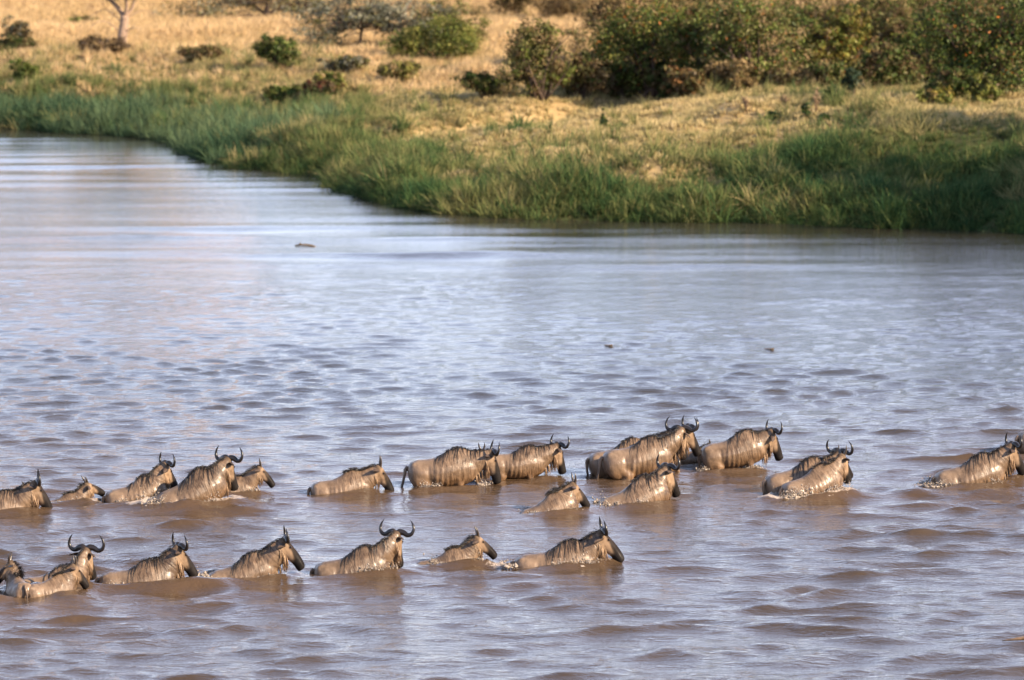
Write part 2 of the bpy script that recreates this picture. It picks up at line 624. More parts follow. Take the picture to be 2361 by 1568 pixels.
def leaf_cloud(name, centres, per, spread, size, palette, weights, parent, seed, flat=0.0, accents=None):
    """crown foliage: leaf faces in clumps round branch tips; palette picked per clump and per leaf"""
    r = np.random.default_rng(seed)
    C = np.repeat(np.asarray(centres), per, 0)
    n = len(C)
    off = r.normal(0, 1, (n, 3)) * np.array([spread, spread, spread * (0.75 - 0.5 * flat)])
    P = C + off
    nrm = off / (np.linalg.norm(off, axis=1, keepdims=True) + 1e-9) + r.normal(0, 0.7, (n, 3)) + np.array([0, 0, 0.5 + flat])
    nrm /= np.linalg.norm(nrm, axis=1, keepdims=True)
    u = np.cross(nrm, r.normal(0, 1, (n, 3))); u /= np.linalg.norm(u, axis=1, keepdims=True)
    v = np.cross(nrm, u)
    s = size * r.uniform(0.55, 1.35, (n, 1))
    quad = np.stack([P - u * s, P + v * s * 0.42 + nrm * s * 0.12, P + u * s, P - v * s * 0.42 + nrm * s * 0.12], 1)
    me = fast_mesh(name, quad.reshape(-1, 3), np.arange(4 * n), 4, M_LEAF)
    pal = np.array(palette)
    ci = np.repeat(r.choice(len(pal), len(centres), p=weights), per)
    swap = r.random(n) < 0.25
    ci[swap] = r.choice(len(pal), swap.sum(), p=weights)
    c = pal[ci] * r.uniform(0.75, 1.2, (n, 1)) * np.repeat(r.uniform(0.45, 1.35, (len(centres), 1)), per, 0)
    if accents:
        m = r.random(n) < accents[0]
        c[m] = np.array(accents[1]) * r.uniform(0.7, 1.2, (m.sum(), 1))
    set_col(me, 'leaf', np.repeat(c, 4, 0))
    o = bpy.data.objects.new(name, me)
    COL.objects.link(o)
    o.parent = parent
    return o


G1, G2, G3 = (0.065, 0.095, 0.022), (0.13, 0.155, 0.035), (0.22, 0.21, 0.05)
BR1, BR2, OL = (0.13, 0.085, 0.04), (0.21, 0.15, 0.065), (0.15, 0.14, 0.05)
GREY, ORG, TAN = (0.21, 0.20, 0.135), (0.42, 0.14, 0.03), (0.30, 0.21, 0.10)


def ground_at(px, py):           # where the sight line of a pixel meets the ground
    d = ray(px, py)
    t = np.arange(150, 700, 0.35)
    p = np.array([0, 0, CAM_H]) + d * t[:, None]
    h = height(p[:, 0], p[:, 1])
    j = int(np.argmax(p[:, 2] < h))
    return np.array([p[j, 0], p[j, 1], h[j]]), p[j, 1] / FPX


def bush(name, label, cat, px, py, gz, width_px, height_px, palette, weights, seed, clumps=260, per=50, leaf=0.08, stems=7,
         depth=0.8, accents=None, group=None, base_gap=0.06, spread=0.17, bark=None, world=None, size=None):
    """a bush or small tree standing where its foot shows in the picture"""
    if world is None:
        loc, k = ground_at(px, py)
        W, H = width_px * k, height_px * k
    else:
        loc = np.array([world[0], world[1], float(height(np.array([world[0]]), np.array([world[1]]))[0])])
        W, H = size
    r = np.random.default_rng(seed)
    root = bpy.data.objects.new(name, None)
    COL.objects.link(root)
    root.location = loc
    tag(root, label, cat, group)
    a, b, c = W / 2, W / 2 * depth, H / 2
    clumps = int(clumps * 1.15)
    per = min(per, 40)
    # uneven crown: a few overlapping lobes
    lobes = [(np.array([r.uniform(-.55, .55) * a, r.uniform(-.5, .5) * b, H * r.uniform(0.16, 0.72)]), r.uniform(.36, .60)) for _ in range(12)]
    cen = []
    while len(cen) < clumps:
        lc, lr = lobes[r.integers(len(lobes))]
        q = r.normal(0, 1, 3); q /= np.linalg.norm(q)
        p = lc + q * np.array([a, b, c]) * lr * r.uniform(0.45, 1.05) ** 0.5
        if p[2] > H * base_gap * 0.3 and p[2] < H * 1.04 and abs(p[0]) < a * 1.1: cen.append(p)
    for q in r.choice(len(cen), len(cen) // 9, replace=False):      # sprays that stick out
        cen[q] = cen[q] * np.array([1.12, 1.12, 1.0]) + np.array([0, 0, 0.07 * H])
    V, F = [], []
    tips = r.choice(len(cen), min(stems * 4, len(cen)), replace=False)
    fork = np.array([0, 0, H * 0.16])
    for i, ti in enumerate(tips):
        e = cen[ti]
        s0 = np.array([r.uniform(-.08, .08) * W, r.uniform(-.08, .08) * W, -0.1])
        mid = (s0 + e) * 0.5 + np.array([0, 0, H * 0.08]) + r.normal(0, 0.05 * W, 3)
        rr = 0.018 * H * r.uniform(.6, 1.2)
        tube(V, F, [s0, s0 * .6 + mid * .4, mid, mid * .4 + e * .6, e], [rr, rr * .8, rr * .6, rr * .4, rr * .15], 5)
    mesh_obj('trunk', V, F, bark or M_BARK, root)
    leaf *= 1.1
    leaf_cloud('crown', cen, per, spread * W / 4.5, leaf, palette, weights, root, seed + 1, accents=accents)
    return root


# ------------------------------------------------------------------ the wildebeest herd
CROPS = {'C1': (0, 1640, 1100), 'C2': (1100, 1560, 1100), 'C3': (2100, 1520, 900), 'C4': (2700, 1540, 1140),
         'C5': (0, 1940, 1200), 'C6': (1100, 1920, 1320), 'D4': (3400, 1560, 440 * 2361 / 2029.)}


def cpx(crop, p):
    x0, y0, wd = CROPS[crop]
    k = wd / 2361.0
    return ((x0 + p[0] * k) * PW / 3840, (y0 + p[1] * k) * PW / 3840)


def loft(V, F, rings):
    """rings: (centre, U, W, hu, h_top, h_bottom, pinch)"""
    n = 22
    b0 = len(V)
    for c, U, W, hu, ht, hb, pinch in rings:
        for k in range(n):
            a = 2 * math.pi * k / n
            ca, sa = math.cos(a), math.sin(a)
            q = c + U * (hu * ca * (1 - pinch * max(0, sa) ** 1.5)) + W * (sa * (ht if sa > 0 else hb))
            V.append(q)
    m = len(rings)
    for i in range(m - 1):
        for k in range(n):
            F.append((b0 + i * n + k, b0 + i * n + (k + 1) % n, b0 + (i + 1) * n + (k + 1) % n, b0 + (i + 1) * n + k))
    F.append(tuple(b0 + k for k in reversed(range(n))))
    F.append(tuple(b0 + (m - 1) * n + k for k in range(n)))


def unit(v): return v / (np.linalg.norm(v) + 1e-12)


def catmull(P, n):
    P = [np.asarray(p, float) for p in P]
    P = [2 * P[0] - P[1]] + P + [2 * P[-1] - P[-2]]
    out = []
    for i in range(1, len(P) - 2):
        for k in range(n):
            t = k / n
            a, b, c, d = P[i - 1], P[i], P[i + 1], P[i + 2]
            out.append(0.5 * ((2 * b) + (c - a) * t + (2 * a - 5 * b + 4 * c - d) * t * t + (3 * b - a - 3 * c + d) * t ** 3))
    out.append(P[-2])
    return out


TORSO = [  # x, z centre, half width, up, down, pinch
    (-0.80, 0.97, 0.07, 0.07, 0.08, 0.0), (-0.76, 0.97, 0.15, 0.15, 0.16, 0.05), (-0.66, 0.955, 0.215, 0.215, 0.22, 0.1),
    (-0.52, 0.94, 0.25, 0.26, 0.23, 0.15), (-0.34, 0.925, 0.255, 0.265, 0.235, 0.15), (-0.14, 0.915, 0.275, 0.275, 0.265, 0.2),
    (0.06, 0.92, 0.285, 0.315, 0.285, 0.3), (0.22, 0.935, 0.275, 0.365, 0.30, 0.45), (0.38, 0.95, 0.255, 0.395, 0.305, 0.55),
    (0.50, 0.955, 0.235, 0.385, 0.30, 0.55), (0.62, 0.955, 0.20, 0.335, 0.27, 0.5), (0.72, 0.95, 0.16, 0.26, 0.22, 0.4), (0.79, 0.95, 0.09, 0.15, 0.13, 0.2)]

HERD = []       # filled for the water and the splashes


def strands(name, roots, dirs, lens, width, mat, parent, r, sag=0.5, seg=4, wob=0.02):
    V, F, T = [], [], []
    for p, d, L in zip(roots, dirs, lens):
        d = unit(d)
        side = unit(np.cross(d, r.normal(0, 1, 3)))
        s2 = np.cross(d, side)
        b0 = len(V)
        ph = r.uniform(0, 6.28)
        for s in range(seg + 1):
            t = s / seg
            c = p + d * L * t + np.array([0, 0, -1]) * L * sag * t * t + side * wob * math.sin(ph + 3 * t) * t
            wv = width * (1 - t) ** 0.6 * 0.5 + 0.0006
            for k in range(3):
                a = 2.094 * k
                V.append(c + (side * math.cos(a) + s2 * math.sin(a)) * wv)
                T.append(t)
        for s in range(seg):
            for k in range(3):
                i, j = b0 + 3 * s + k, b0 + 3 * s + (k + 1) % 3
                F.append((i, j, j + 3, i + 3))
    if not V: return None
    o = mesh_obj(name, V, F, mat, parent)
    o['kind'] = 'stuff'
    set_f(o.data, 'strand', T)
    return o


def wildebeest(idx, name, label, crop, rump, withers, poll, water, yaw, hyaw, nose=None, hp=None, horn='adult', s=None, hs=1.0,
               dark=0.5, legs=None, tail='hang', mane=1.0, scale_mul=1.0, group='wildebeest crossing the river', bow=0.08, splash=0.0, hspan=1.0):
    r = np.random.default_rng(100 + idx)
    wp = cpx(crop, water)
    W0 = at_z(*wp)
    yw_, yh_ = R(yaw), R(hyaw)
    Y0 = W0[1] + 0.24
    L = 1.0
    for _ in range(4):
        Yw, Yr = Y0 + 0.5 * L * math.sin(yw_), Y0 - 0.5 * L * math.sin(yw_)
        pw = at_y(*cpx(crop, withers), Yw)
        pr = at_y(*cpx(crop, rump), Yr)
        if s is None:
            Lh = (pw[0] - pr[0]) / math.cos(yw_)
            vec = np.array([Lh, pw[2] - pr[2]])
            sc = float(np.linalg.norm(vec)) / 0.854
            pit = math.atan2(vec[1], vec[0]) - R(10.5)
        else:
            sc = s
            pit = math.asin(max(-.5, min(.6, (pw[2] - pr[2]) / (0.854 * sc)))) - R(10.5)
        if horn == 'adult': sc = min(1.10, max(0.93, sc))
        L = 0.85 * sc
    f = np.array([math.cos(yw_), math.sin(yw_), 0.0])
    lat = np.array([-math.sin(yw_), math.cos(yw_), 0.0])
    zz = np.array([0, 0, 1.0])
    fx = f * math.cos(pit) + zz * math.sin(pit)
    fz = -f * math.sin(pit) + zz * math.cos(pit)
    org = pw - sc * (fx * 0.40 + fz * 1.345)
    base = np.array([org[0], org[1], org[2]])
    sq = lambda x: x if x > 0.2 else 0.2 + (x - 0.2) * 0.8
    B = lambda x, y, z: sc * (fx * sq(x) + lat * y + fz * z)      # body point, relative to base
    # head frame
    hd = np.array([math.cos(yh_), math.sin(yh_), 0.0])
    hl = np.array([-math.sin(yh_), math.cos(yh_), 0.0])
    nyaw = (yw_ + yh_) / 2
    Yp = Yw + 0.5 * sc * math.sin(nyaw)
    P = at_y(*cpx(crop, poll), Yp)
    S = (0.5 * sc + 0.60) * hs if horn == 'adult' else sc * hs
    if hp is None:
        N = at_y(*cpx(crop, nose), Yp + 0.3 * math.sin(yh_))
        p_ = (N[0] - P[0]) / (math.cos(yh_) if abs(math.cos(yh_)) > 0.3 else 0.3)
        hp = math.degrees(math.atan2(P[2] - N[2], max(p_, 0.05)))
        hp = max(25, min(80, hp))
    hp_ = R(hp)
    a = hd * math.cos(hp_) - zz * math.sin(hp_)                   # towards the nose
    u = hd * math.sin(hp_) + zz * math.cos(hp_)                   # out of the forehead
    P = P - base - u * 0.03 * S
    H = lambda t, v, l: P + S * (a * t + u * v + hl * l)
    print('beest %2d scale %.2f pitch %.0f hp %.0f base (%.1f %.1f %.2f)' % (idx, sc, math.degrees(pit), hp, *base))

    root = bpy.data.objects.new(name, None)
    COL.objects.link(root)
    root.location = base
    tag(root, label, 'wildebeest', group)

    # ---- body surface: torso, neck, head and legs as one skin
    V, F = [], []
    loft(V, F, [(B(x, 0, z), lat, fz, hw * sc * 1.12, up * sc * 1.02, dn * sc * 1.17, pc) for x, z, hw, up, dn, pc in TORSO])
    c0, c3 = B(0.34, 0, 0.98), H(0.08, -0.085, 0)
    c1 = B(0.66, 0, 1.02)
    c2 = c3 - a * 0.02 * S - u * 0.16 * S - f * 0.03 * sc
    nk = []
    NR = 9
    cl = []
    for i in range(NR):
        t = i / (NR - 1)
        c = c0 * (1 - t) ** 3 + c1 * 3 * t * (1 - t) ** 2 + c2 * 3 * t * t * (1 - t) + c3 * t ** 3
        dt = 3 * ((c1 - c0) * (1 - t) ** 2 + 2 * (c2 - c1) * t * (1 - t) + (c3 - c2) * t * t)
        dt = unit(dt)
        U = unit(lat * (1 - t) + hl * t)
        Wv = unit(np.cross(dt, U)); Wv = Wv if Wv[2] > 0 or t > 0.8 else -Wv
        U = unit(np.cross(Wv, dt))
        k = sc * (1 - t) + S * t
        nk.append((c, U, Wv, k * (0.21 - 0.105 * t), k * (0.33 - 0.20 * t ** 0.8), k * (0.33 - 0.165 * t), 0.45))
        cl.append((c, U, Wv))
    loft(V, F, nk)
    loft(V, F, [(H(t, c, 0), hl, u, S * wd, S * up, S * dn, 0.25) for t, c, wd, up, dn in [
        (-0.065, -0.06, .05, .04, .05), (-0.03, -0.055, .09, .065, .085), (0.05, -0.06, .108, .080, .145), (0.12, -0.062, .108, .084, .170),
        (0.19, -0.06, .100, .086, .168), (0.27, -0.056, .090, .087, .148), (0.35, -0.054, .083, .086, .122), (0.43, -0.056, .084, .083, .104),
        (0.50, -0.062, .092, .080, .098), (0.555, -0.070, .094, .076, .092), (0.595, -0.080, .078, .060, .072)]])
    for sd in (-1, 1):      # brow, jaw and nostril swellings
        for (t, v, l, rad) in [(0.15, -0.02, 0.075, .035), (0.14, -0.12, 0.055, .06), (0.555, -0.035, 0.05, .032)]:
            c = H(t, v, l * sd)
            loft(V, F, [(c + a * S * rad * q, hl, u, S * rad * math.sqrt(1.02 - q * q), S * rad * math.sqrt(1.02 - q * q), S * rad * math.sqrt(1.02 - q * q), 0) for q in (-1, -.7, -.3, .3, .7, 1)])
        # shoulder and thigh muscle
        for (x, z, y, rx, rz, ry) in [(0.36, 0.93, 0.165, 0.15, 0.27, 0.10), (-0.52, 0.88, 0.15, 0.20, 0.26, 0.115), (-0.60, 1.08, 0.10, 0.12, 0.10, 0.09)]:
            c = B(x, y * sd, z)
            loft(V, F, [(c + fx * sc * rx * q, lat, fz, sc * ry * math.sqrt(1.02 - q * q), sc * rz * math.sqrt(1.02 - q * q), sc * rz * math.sqrt(1.02 - q * q), 0) for q in (-1, -.8, -.45, 0, .45, .8, 1)])
    LEGS = {'fl': [(0.40, 0.13, 0.80, .115), (0.37, 0.145, 0.66, .085), (0.41, 0.14, 0.42, .048), (0.415, 0.14, 0.36, .046), (0.40, 0.14, 0.14, .03), (0.42, 0.14, 0.07, .042), (0.45, 0.14, 0.0, .05)],
            'hl': [(-0.50, 0.13, 0.92, .17), (-0.42, 0.15, 0.70, .13), (-0.56, 0.14, 0.52, .065), (-0.64, 0.135, 0.44, .05), (-0.60, 0.135, 0.15, .033), (-0.58, 0.135, 0.07, .043), (-0.55, 0.135, 0.0, .05)]}
    for q in ('fl', 'fr', 'hl', 'hr'):
        sd = 1 if q[1] == 'l' else -1
        chain = (legs or {}).get(q) or LEGS[q[0] + 'l']
        pts = [B(x, y * sd, z) for x, y, z, _ in chain]
        pts2 = catmull(pts, 3)
        rad = [float(v) for v in np.interp(np.linspace(0, len(chain) - 1, len(pts2)), range(len(chain)), [c[3] for c in chain])]
        rg = []
        for i, p in enumerate(pts2):
            d = unit(pts2[min(i + 1, len(pts2) - 1)] - pts2[max(i - 1, 0)])
            U = unit(lat - d * (lat @ d)); Wv = np.cross(d, U)
            rg.append((p, U, Wv, rad[i] * sc * .85, rad[i] * sc, rad[i] * sc, 0))
        loft(V, F, rg)
    me = bpy.data.meshes.new('body')
    me.from_pydata([tuple(v) for v in V], [], F)
    tmp = bpy.data.objects.new('tmp', me)
    COL.objects.link(tmp)
    rm = tmp.modifiers.new('r', 'REMESH'); rm.mode = 'VOXEL'; rm.voxel_size = max(0.018, 0.022 * sc); rm.use_smooth_shade = True
    sm = tmp.modifiers.new('s', 'SMOOTH'); sm.factor = 0.5; sm.iterations = 4
    dg = bpy.context.evaluated_depsgraph_get()
    bme = bpy.data.meshes.new_from_object(tmp.evaluated_get(dg))
    bpy.data.objects.remove(tmp)
    bme.name = 'body'
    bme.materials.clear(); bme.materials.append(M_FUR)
    co = np.zeros(len(bme.vertices) * 3, np.float32); bme.vertices.foreach_get('co', co); co = co.reshape(-1, 3).astype(float)
    # coat coordinates: body frame, neck line and head frame
    bx, by, bz = co @ fx / sc, co @ lat / sc, co @ fz / sc
    hx, hu, hv = (co - P) @ a / S, (co - P) @ u / S, (co - P) @ hl / S
    CL = np.array([c for c, _, _ in cl]); WL = np.array([w_ for _, _, w_ in cl])
    UL = np.array([u_ for _, u_, _ in cl])
    sA, sB = CL[:-1], CL[1:] - CL[:-1]
    tt = np.clip(np.einsum('nsk,sk->ns', co[:, None] - sA[None], sB) / np.einsum('sk,sk->s', sB, sB)[None], 0, 1)
    dd = np.linalg.norm(co[:, None] - sA[None] - tt[..., None] * sB[None], axis=2)
    k_ = dd.argmin(1)
    ar = np.arange(len(co))
    nd = dd[ar, k_]
    fr = tt[ar, k_]
    nt = (k_ + fr) / (NR - 1)
    ni = nt * (NR - 1)
    mixv = lambda A: A[k_] * (1 - fr)[:, None] + A[k_ + 1] * fr[:, None]
    cN, wN, uN = mixv(CL), mixv(WL), mixv(UL)
    up_n = np.einsum('ij,ij->i', co - cN, wN) / sc
    side_n = np.einsum('ij,ij->i', co - cN, uN) / sc
    is_head = (hx > -0.09) & (hx < 0.64) & (np.hypot(hu + 0.055, hv) < 0.165) & ((hx > 0.02) | (hu > -0.1))
    nw = np.clip(smoothstep(2.2, 4.2, ni) * smoothstep(0.40, 0.56, bx) * (nd < 0.45 * sc), 0, 1)   # 0 torso .. 1 neck
    nw = np.where(is_head, 1.0, nw)
    is_neck = (~is_head) & (nw > 0.5)
    flen = nw * (0.34 + nt * 0.62) + (1 - nw) * bx
    fhei = nw * (up_n + 1.06) + (1 - nw) * bz
    base_c = np.array([0.200, 0.136, 0.088]) * (1.10 - 0.28 * dark)
    c = np.tile(base_c, (len(co), 1))
    n1 = fbm(bx * 3.1 + idx * 7, bz * 2.2 + by)

    def lerp(mask, col):
        nonlocal c
        m_ = np.clip(mask, 0, 1)[:, None]
        c = c * (1 - m_) + np.array(col) * m_
    # paler rump and flank, browner wet lower side
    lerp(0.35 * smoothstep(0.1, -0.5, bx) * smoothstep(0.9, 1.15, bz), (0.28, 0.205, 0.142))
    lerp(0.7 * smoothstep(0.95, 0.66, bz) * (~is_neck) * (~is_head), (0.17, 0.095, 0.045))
    # dark bars hanging from the withers over shoulder and neck
    st = 0.5 + 0.75 * fbm(flen * 30 + 5 * idx + 0.8 * fhei, fhei * 2.0 + idx, 3)
    zone = smoothstep(-0.12, 0.2, flen) * (1 - is_head)
    fade = smoothstep(0.72, 0.95, fhei + 0.12 * n1)
    lerp(zone * fade * smoothstep(0.55, 0.95, st) * (0.5 + 0.5 * n1) * (0.02 + 0.55 * dark), (0.045, 0.03, 0.022))
    lerp(zone * smoothstep(0.1, 0.5, fbm(flen * 5 + 3 * idx, fhei * 1.6)) * (0.22 + 0.45 * dark) * smoothstep(0.1, 0.4, flen), (0.07, 0.047, 0.032))
    # dark crest of neck and withers
    crest = smoothstep(0.05, 0.0, np.abs(nw * side_n + (1 - nw) * by))
    lerp(0.85 * crest * (smoothstep(0.1, 0.3, bx) * (bz > 1.0) * (1 - is_neck) + is_neck * (up_n > 0.05)), (0.03, 0.022, 0.016))
    # tail root and back of the thighs
    lerp(0.45 * smoothstep(-0.52, -0.6, bx), (0.12, 0.08, 0.055))
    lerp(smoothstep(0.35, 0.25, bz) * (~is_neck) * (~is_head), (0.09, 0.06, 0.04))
    # head: pale cheeks, black blaze down the face, black muzzle
    lerp(is_head * 1.0, np.array([0.31, 0.215, 0.14]) * (1.05 - 0.25 * dark))
    lerp(is_head * 0.7 * smoothstep(0.09, 0.02, hx), (0.05, 0.035, 0.025))
    bl = smoothstep(-0.05, -0.012, hu - 0.012 * n1 + 0.05 * smoothstep(0.12, 0.36, hx)) * smoothstep(0.02, 0.10, hx)
    lerp(is_head * bl * (0.97 if horn == 'adult' else 0.9 * smoothstep(0.08, 0.2, hx)), (0.014, 0.011, 0.010))
    lerp(is_head * smoothstep(0.29, 0.39, hx + 0.45 * (hu + 0.06) + 0.02 * n1), (0.014, 0.011, 0.010))
    lerp(is_head * 0.6 * np.exp(-(((hx - 0.15) / 0.045) ** 2 + ((hu + 0.02) / 0.035) ** 2)), (0.05, 0.03, 0.02))
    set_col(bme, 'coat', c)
    set_vec(bme, 'furco', np.stack([flen + idx * 3.7, fhei, by], -1))
    set_f(bme, 'face', is_head.astype(float))
    set_f(bme, 'hairy', np.clip(0.22 + zone * 0.75 + is_head * 0.1, 0, 1))
    # wet hair clumps: ridges along the neck and shoulder side
    nrm = np.zeros(len(co) * 3, np.float32); bme.vertices.foreach_get('normal', nrm); nrm = nrm.reshape(-1, 3)
    disp = smoothstep(-0.1, 0.3, bx) * (1 - is_head) * 0.006 * fbm(bx * 16 + 2 * fbm(bx * 3, bz * 2), bz * 2.5 + by) + 0.006 * n1 * (1 - is_head)
    rib = 0.006 * np.sin(bx * 60 - bz * 8) * smoothstep(-0.3, -0.15, bx) * smoothstep(0.25, 0.1, bx) * smoothstep(1.15, 0.95, bz)
    flank = -0.022 * np.exp(-(((bx + 0.19) / 0.06) ** 2)) * smoothstep(0.65, 0.8, bz) * smoothstep(1.15, 1.0, bz)
    co2 = co + nrm * ((disp + rib + flank) * sc)[:, None]
    bme.vertices.foreach_set('co', co2.astype(np.float32).ravel())
    bo = bpy.data.objects.new('body', bme)
    COL.objects.link(bo); bo.parent = root
    bvh = BVHTree.FromPolygons([tuple(p) for p in co2], [tuple(p.vertices) for p in bme.polygons])

    # ---- horns
    hup = unit(-a * 0.80 + u * 0.60)
    hfw = unit(np.cross(hup, hl)); hfw = hfw if hfw @ u > 0 else -hfw
    for sd in (-1, 1):
        if horn == 'adult':
            k = S * hspan
            pts = [(0.012, 0.00, 0.0), (0.06, 0.030, 0.004), (0.12, 0.024, 0.012), (0.19, -0.012, 0.018), (0.255, 0.012, 0.016), (0.285, 0.085, 0.008), (0.268, 0.16, -0.006), (0.222, 0.228, -0.02)]
            rad = [0.050, 0.053, 0.045, 0.035, 0.029, 0.023, 0.015, 0.003]
        elif horn == 'young':
            k = S
            pts = [(0.035, 0.0, 0.0), (0.05, 0.04, 0.0), (0.075, 0.10, -0.004), (0.085, 0.16, -0.01), (0.082, 0.22, -0.02)]
            rad = [0.032, 0.028, 0.022, 0.015, 0.003]
        else:
            k = S
            pts = [(0.035, 0.0, 0.0), (0.045, 0.05, 0.0), (0.058, 0.11, -0.006), (0.068, 0.17, -0.016)]
            rad = [0.028, 0.023, 0.015, 0.003]
        o0 = P + a * S * 0.01 - u * S * 0.01
        P3 = catmull([o0 + (hl * x * sd + hup * y + hfw * z_) * k for x, y, z_ in pts], 4)
        rr = np.interp(np.linspace(0, len(pts) - 1, len(P3)), range(len(pts)), rad) * k * 1.05
        Vh, Fh = [], []
        tube(Vh, Fh, P3, rr, 10)
        ho = mesh_obj('horn', Vh, Fh, M_HORN if horn == 'adult' else M_CHORN, root)
        set_f(ho.data, 'strand', np.repeat(np.linspace(0, 1, len(P3)), 10))
        # ear: a cupped leaf standing out sideways below the horn
        e0 = H(0.055, -0.075, 0.085 * sd)
        ed = unit(hl * sd * 0.75 - hd * 0.62 + zz * r.uniform(-0.15, 0.25) + r.normal(0, 0.10, 3))
        ew = unit(np.cross(ed, zz * 0.8 + hd * 0.6))
        en = np.cross(ed, ew)
        Ve, Fe = [], []
        LE = 0.215 * S
        rows = 8
        for side in (0, 1):
            for i in range(rows):
                t = i / (rows - 1)
                wd = 0.052 * S * (math.sin(math.pi * min(1, 0.12 + 0.88 * t ** 0.8)) ** 0.8) + 0.001
                for j in (-1, -.5, 0, .5, 1):
                    cup = (j * j - 1) * 0.030 * S * (1 - 0.6 * t) * math.sin(math.pi * min(.95, t * .8 + .15))
                    Ve.append(e0 + ed * LE * t + ew * wd * j + en * (cup + (0.006 * S if side else 0)) - zz * 0.03 * S * t * t)
        for side in (0, 1):
            b_ = side * rows * 5
            for i in range(rows - 1):
                for j in range(4):
                    q = (b_ + i * 5 + j, b_ + i * 5 + j + 1, b_ + (i + 1) * 5 + j + 1, b_ + (i + 1) * 5 + j)
                    Fe.append(q if side else q[::-1])
        for i in range(rows - 1):
            for j in (0, 4):
                Fe.append((i * 5 + j, (i + 1) * 5 + j, rows * 5 + (i + 1) * 5 + j, rows * 5 + i * 5 + j))
        mesh_obj('ear', Ve, Fe, M_EAR, root)
        # eye
        bm = bmesh.new()
        bmesh.ops.create_uvsphere(bm, u_segments=8, v_segments=6, radius=0.019 * S)
        em = bpy.data.meshes.new('eye'); bm.to_mesh(em); bm.free()
        em.materials.append(M_EYE)
        eo = bpy.data.objects.new('eye', em); COL.objects.link(eo); eo.parent = root
        eo.location = H(0.15, -0.022, 0.099 * sd)

    # ---- mane: crest hair from poll to withers, wet strings falling over the shoulder
    crest_pts, crest_up = [], []
    for i in range(NR - 1, 2, -1):
        c, U, Wv = cl[i]
        crest_pts.append(c + Wv * nk[i][4] * 0.97); crest_up.append(Wv)
    for x, z in [(0.50, 1.335), (0.40, 1.345), (0.30, 1.325), (0.20, 1.29), (0.10, 1.25), (0.0, 1.215)]:
        crest_pts.append(B(x, 0, z)); crest_up.append(fz)
    cp, cu = catmull(crest_pts, 8), catmull(crest_up, 8)
    roots, dirs, lens = [], [], []
    nC = len(cp)
    for _ in range(int(340 * mane)):
        t = r.random() ** 0.8 * 0.80
        i = min(nC - 1, int(t * nC))
        hit = bvh.find_nearest(Vector(cp[i]))
        p = np.array(hit[0]) + r.normal(0, 0.012 * sc, 3)
        roots.append(p)
        clump = math.sin(t * 70 + idx) * 0.5
        dirs.append(cu[i] * (0.55 if horn == 'adult' else 0.9) + lat * (0.5 * clump + r.normal(0, .5)) - fx * (0.55 + r.normal(0, .35)))
        lens.append(sc * (0.085 if horn == 'adult' else 0.11) * r.uniform(0.3, 1.4) * (1.2 - 0.5 * t))
    mo = strands('mane', roots, dirs, lens, 0.011 * sc, M_MANE, root, r, sag=0.8 if horn == 'adult' else 0.45, seg=3)
    # strings lying on the near side
    Vs, Fs, Ts = [], [], []
    if horn == 'adult':
        sides = [-1] * 46 + [1] * 9
        for sd in sides:
            t = r.uniform(0.15, 1.0)
            i = min(nC - 1, int(t * nC))
            p = np.array(cp[i], float)
            Ls = sc * (0.10 + 0.36 * r.random() ** 1.6) * (0.7 + 0.6 * t)
            wst = r.uniform(0.003, 0.0075)
            d = unit(lat * sd + -fx * r.uniform(0.0, 0.55) * (1 if t > 0.5 else 0.3) - zz * 0.6)
            pts = []
            nst = 7
            for q in range(nst):
                hit = bvh.find_nearest(Vector(p))
                p = np.array(hit[0]) + np.array(hit[1]) * 0.006
                pts.append(p.copy())
                nv = np.array(hit[1])
                dv = d - nv * (d @ nv)
                p = p + unit(dv) * Ls / nst + fx * 0.006 * math.sin(q * 1.3 + sd * t * 9)
                d = unit(d * 0.7 - zz * 0.5)
            b0 = len(Vs)
            tube(Vs, Fs, pts, [wst * sc * (1 - 0.85 * q / nst) for q in range(nst)], 4)
            Ts += [q / nst for q in range(nst) for _ in range(4)]
        so_ = mesh_obj('mane_string', Vs, Fs, M_MANE, root)
        so_['kind'] = 'stuff'
        set_f(so_.data, 'strand', Ts)
    # ---- beard: wet fringe hanging from jaw, throat and chest
    roots, dirs, lens = [], [], []
    nbd = 260 if horn == 'adult' else 110
    for _ in range(nbd):
        t = r.random()
        lt = r.uniform(-1, 1)
        if t < 0.35:
            q = H(0.06 + 0.26 * r.random(), -0.21, 0.05 * lt)
        else:
            i = int(3 + (NR - 4) * (1 - (t - 0.35) / 0.65))
            c, U, Wv = cl[i]
            q = c - Wv * nk[i][5] * 0.95 + U * nk[i][3] * 0.5 * lt
        hit = bvh.find_nearest(Vector(q))
        roots.append(np.array(hit[0]) + np.array([0, 0, 0.01]))
        cl_off = 0.25 * math.sin(lt * 5 + t * 30)
        dirs.append(np.array([0, 0, -1.0]) + fx * (0.10 + 0.12 * cl_off) + r.normal(0, 0.09, 3))
        lens.append(sc * r.uniform(0.08, 0.25) * (1.0 if horn == 'adult' else 0.7))
    strands('beard', roots, dirs, lens, 0.017 * sc, M_BEARD, root, r, sag=0.1, seg=3, wob=0.012)
    # ---- tail
    if tail == 'trail':
        tp = [B(-0.77, 0, 1.08), B(-0.84, 0, 1.04), B(-0.90, -.02, 0.90), B(-0.98, -.03, 0.72), B(-1.1, -.04, 0.52), B(-1.24, -.05, 0.36)]
    else:
        tp = [B(-0.76, 0, 1.10), B(-0.83, 0.0, 1.06), B(-0.87, -.02, 0.92), B(-0.88, -.02, 0.74), B(-0.87, -.03, 0.55), B(-0.86, -.03, 0.36)]
    Vt, Ft = [], []
    tpp = catmull(tp, 3)
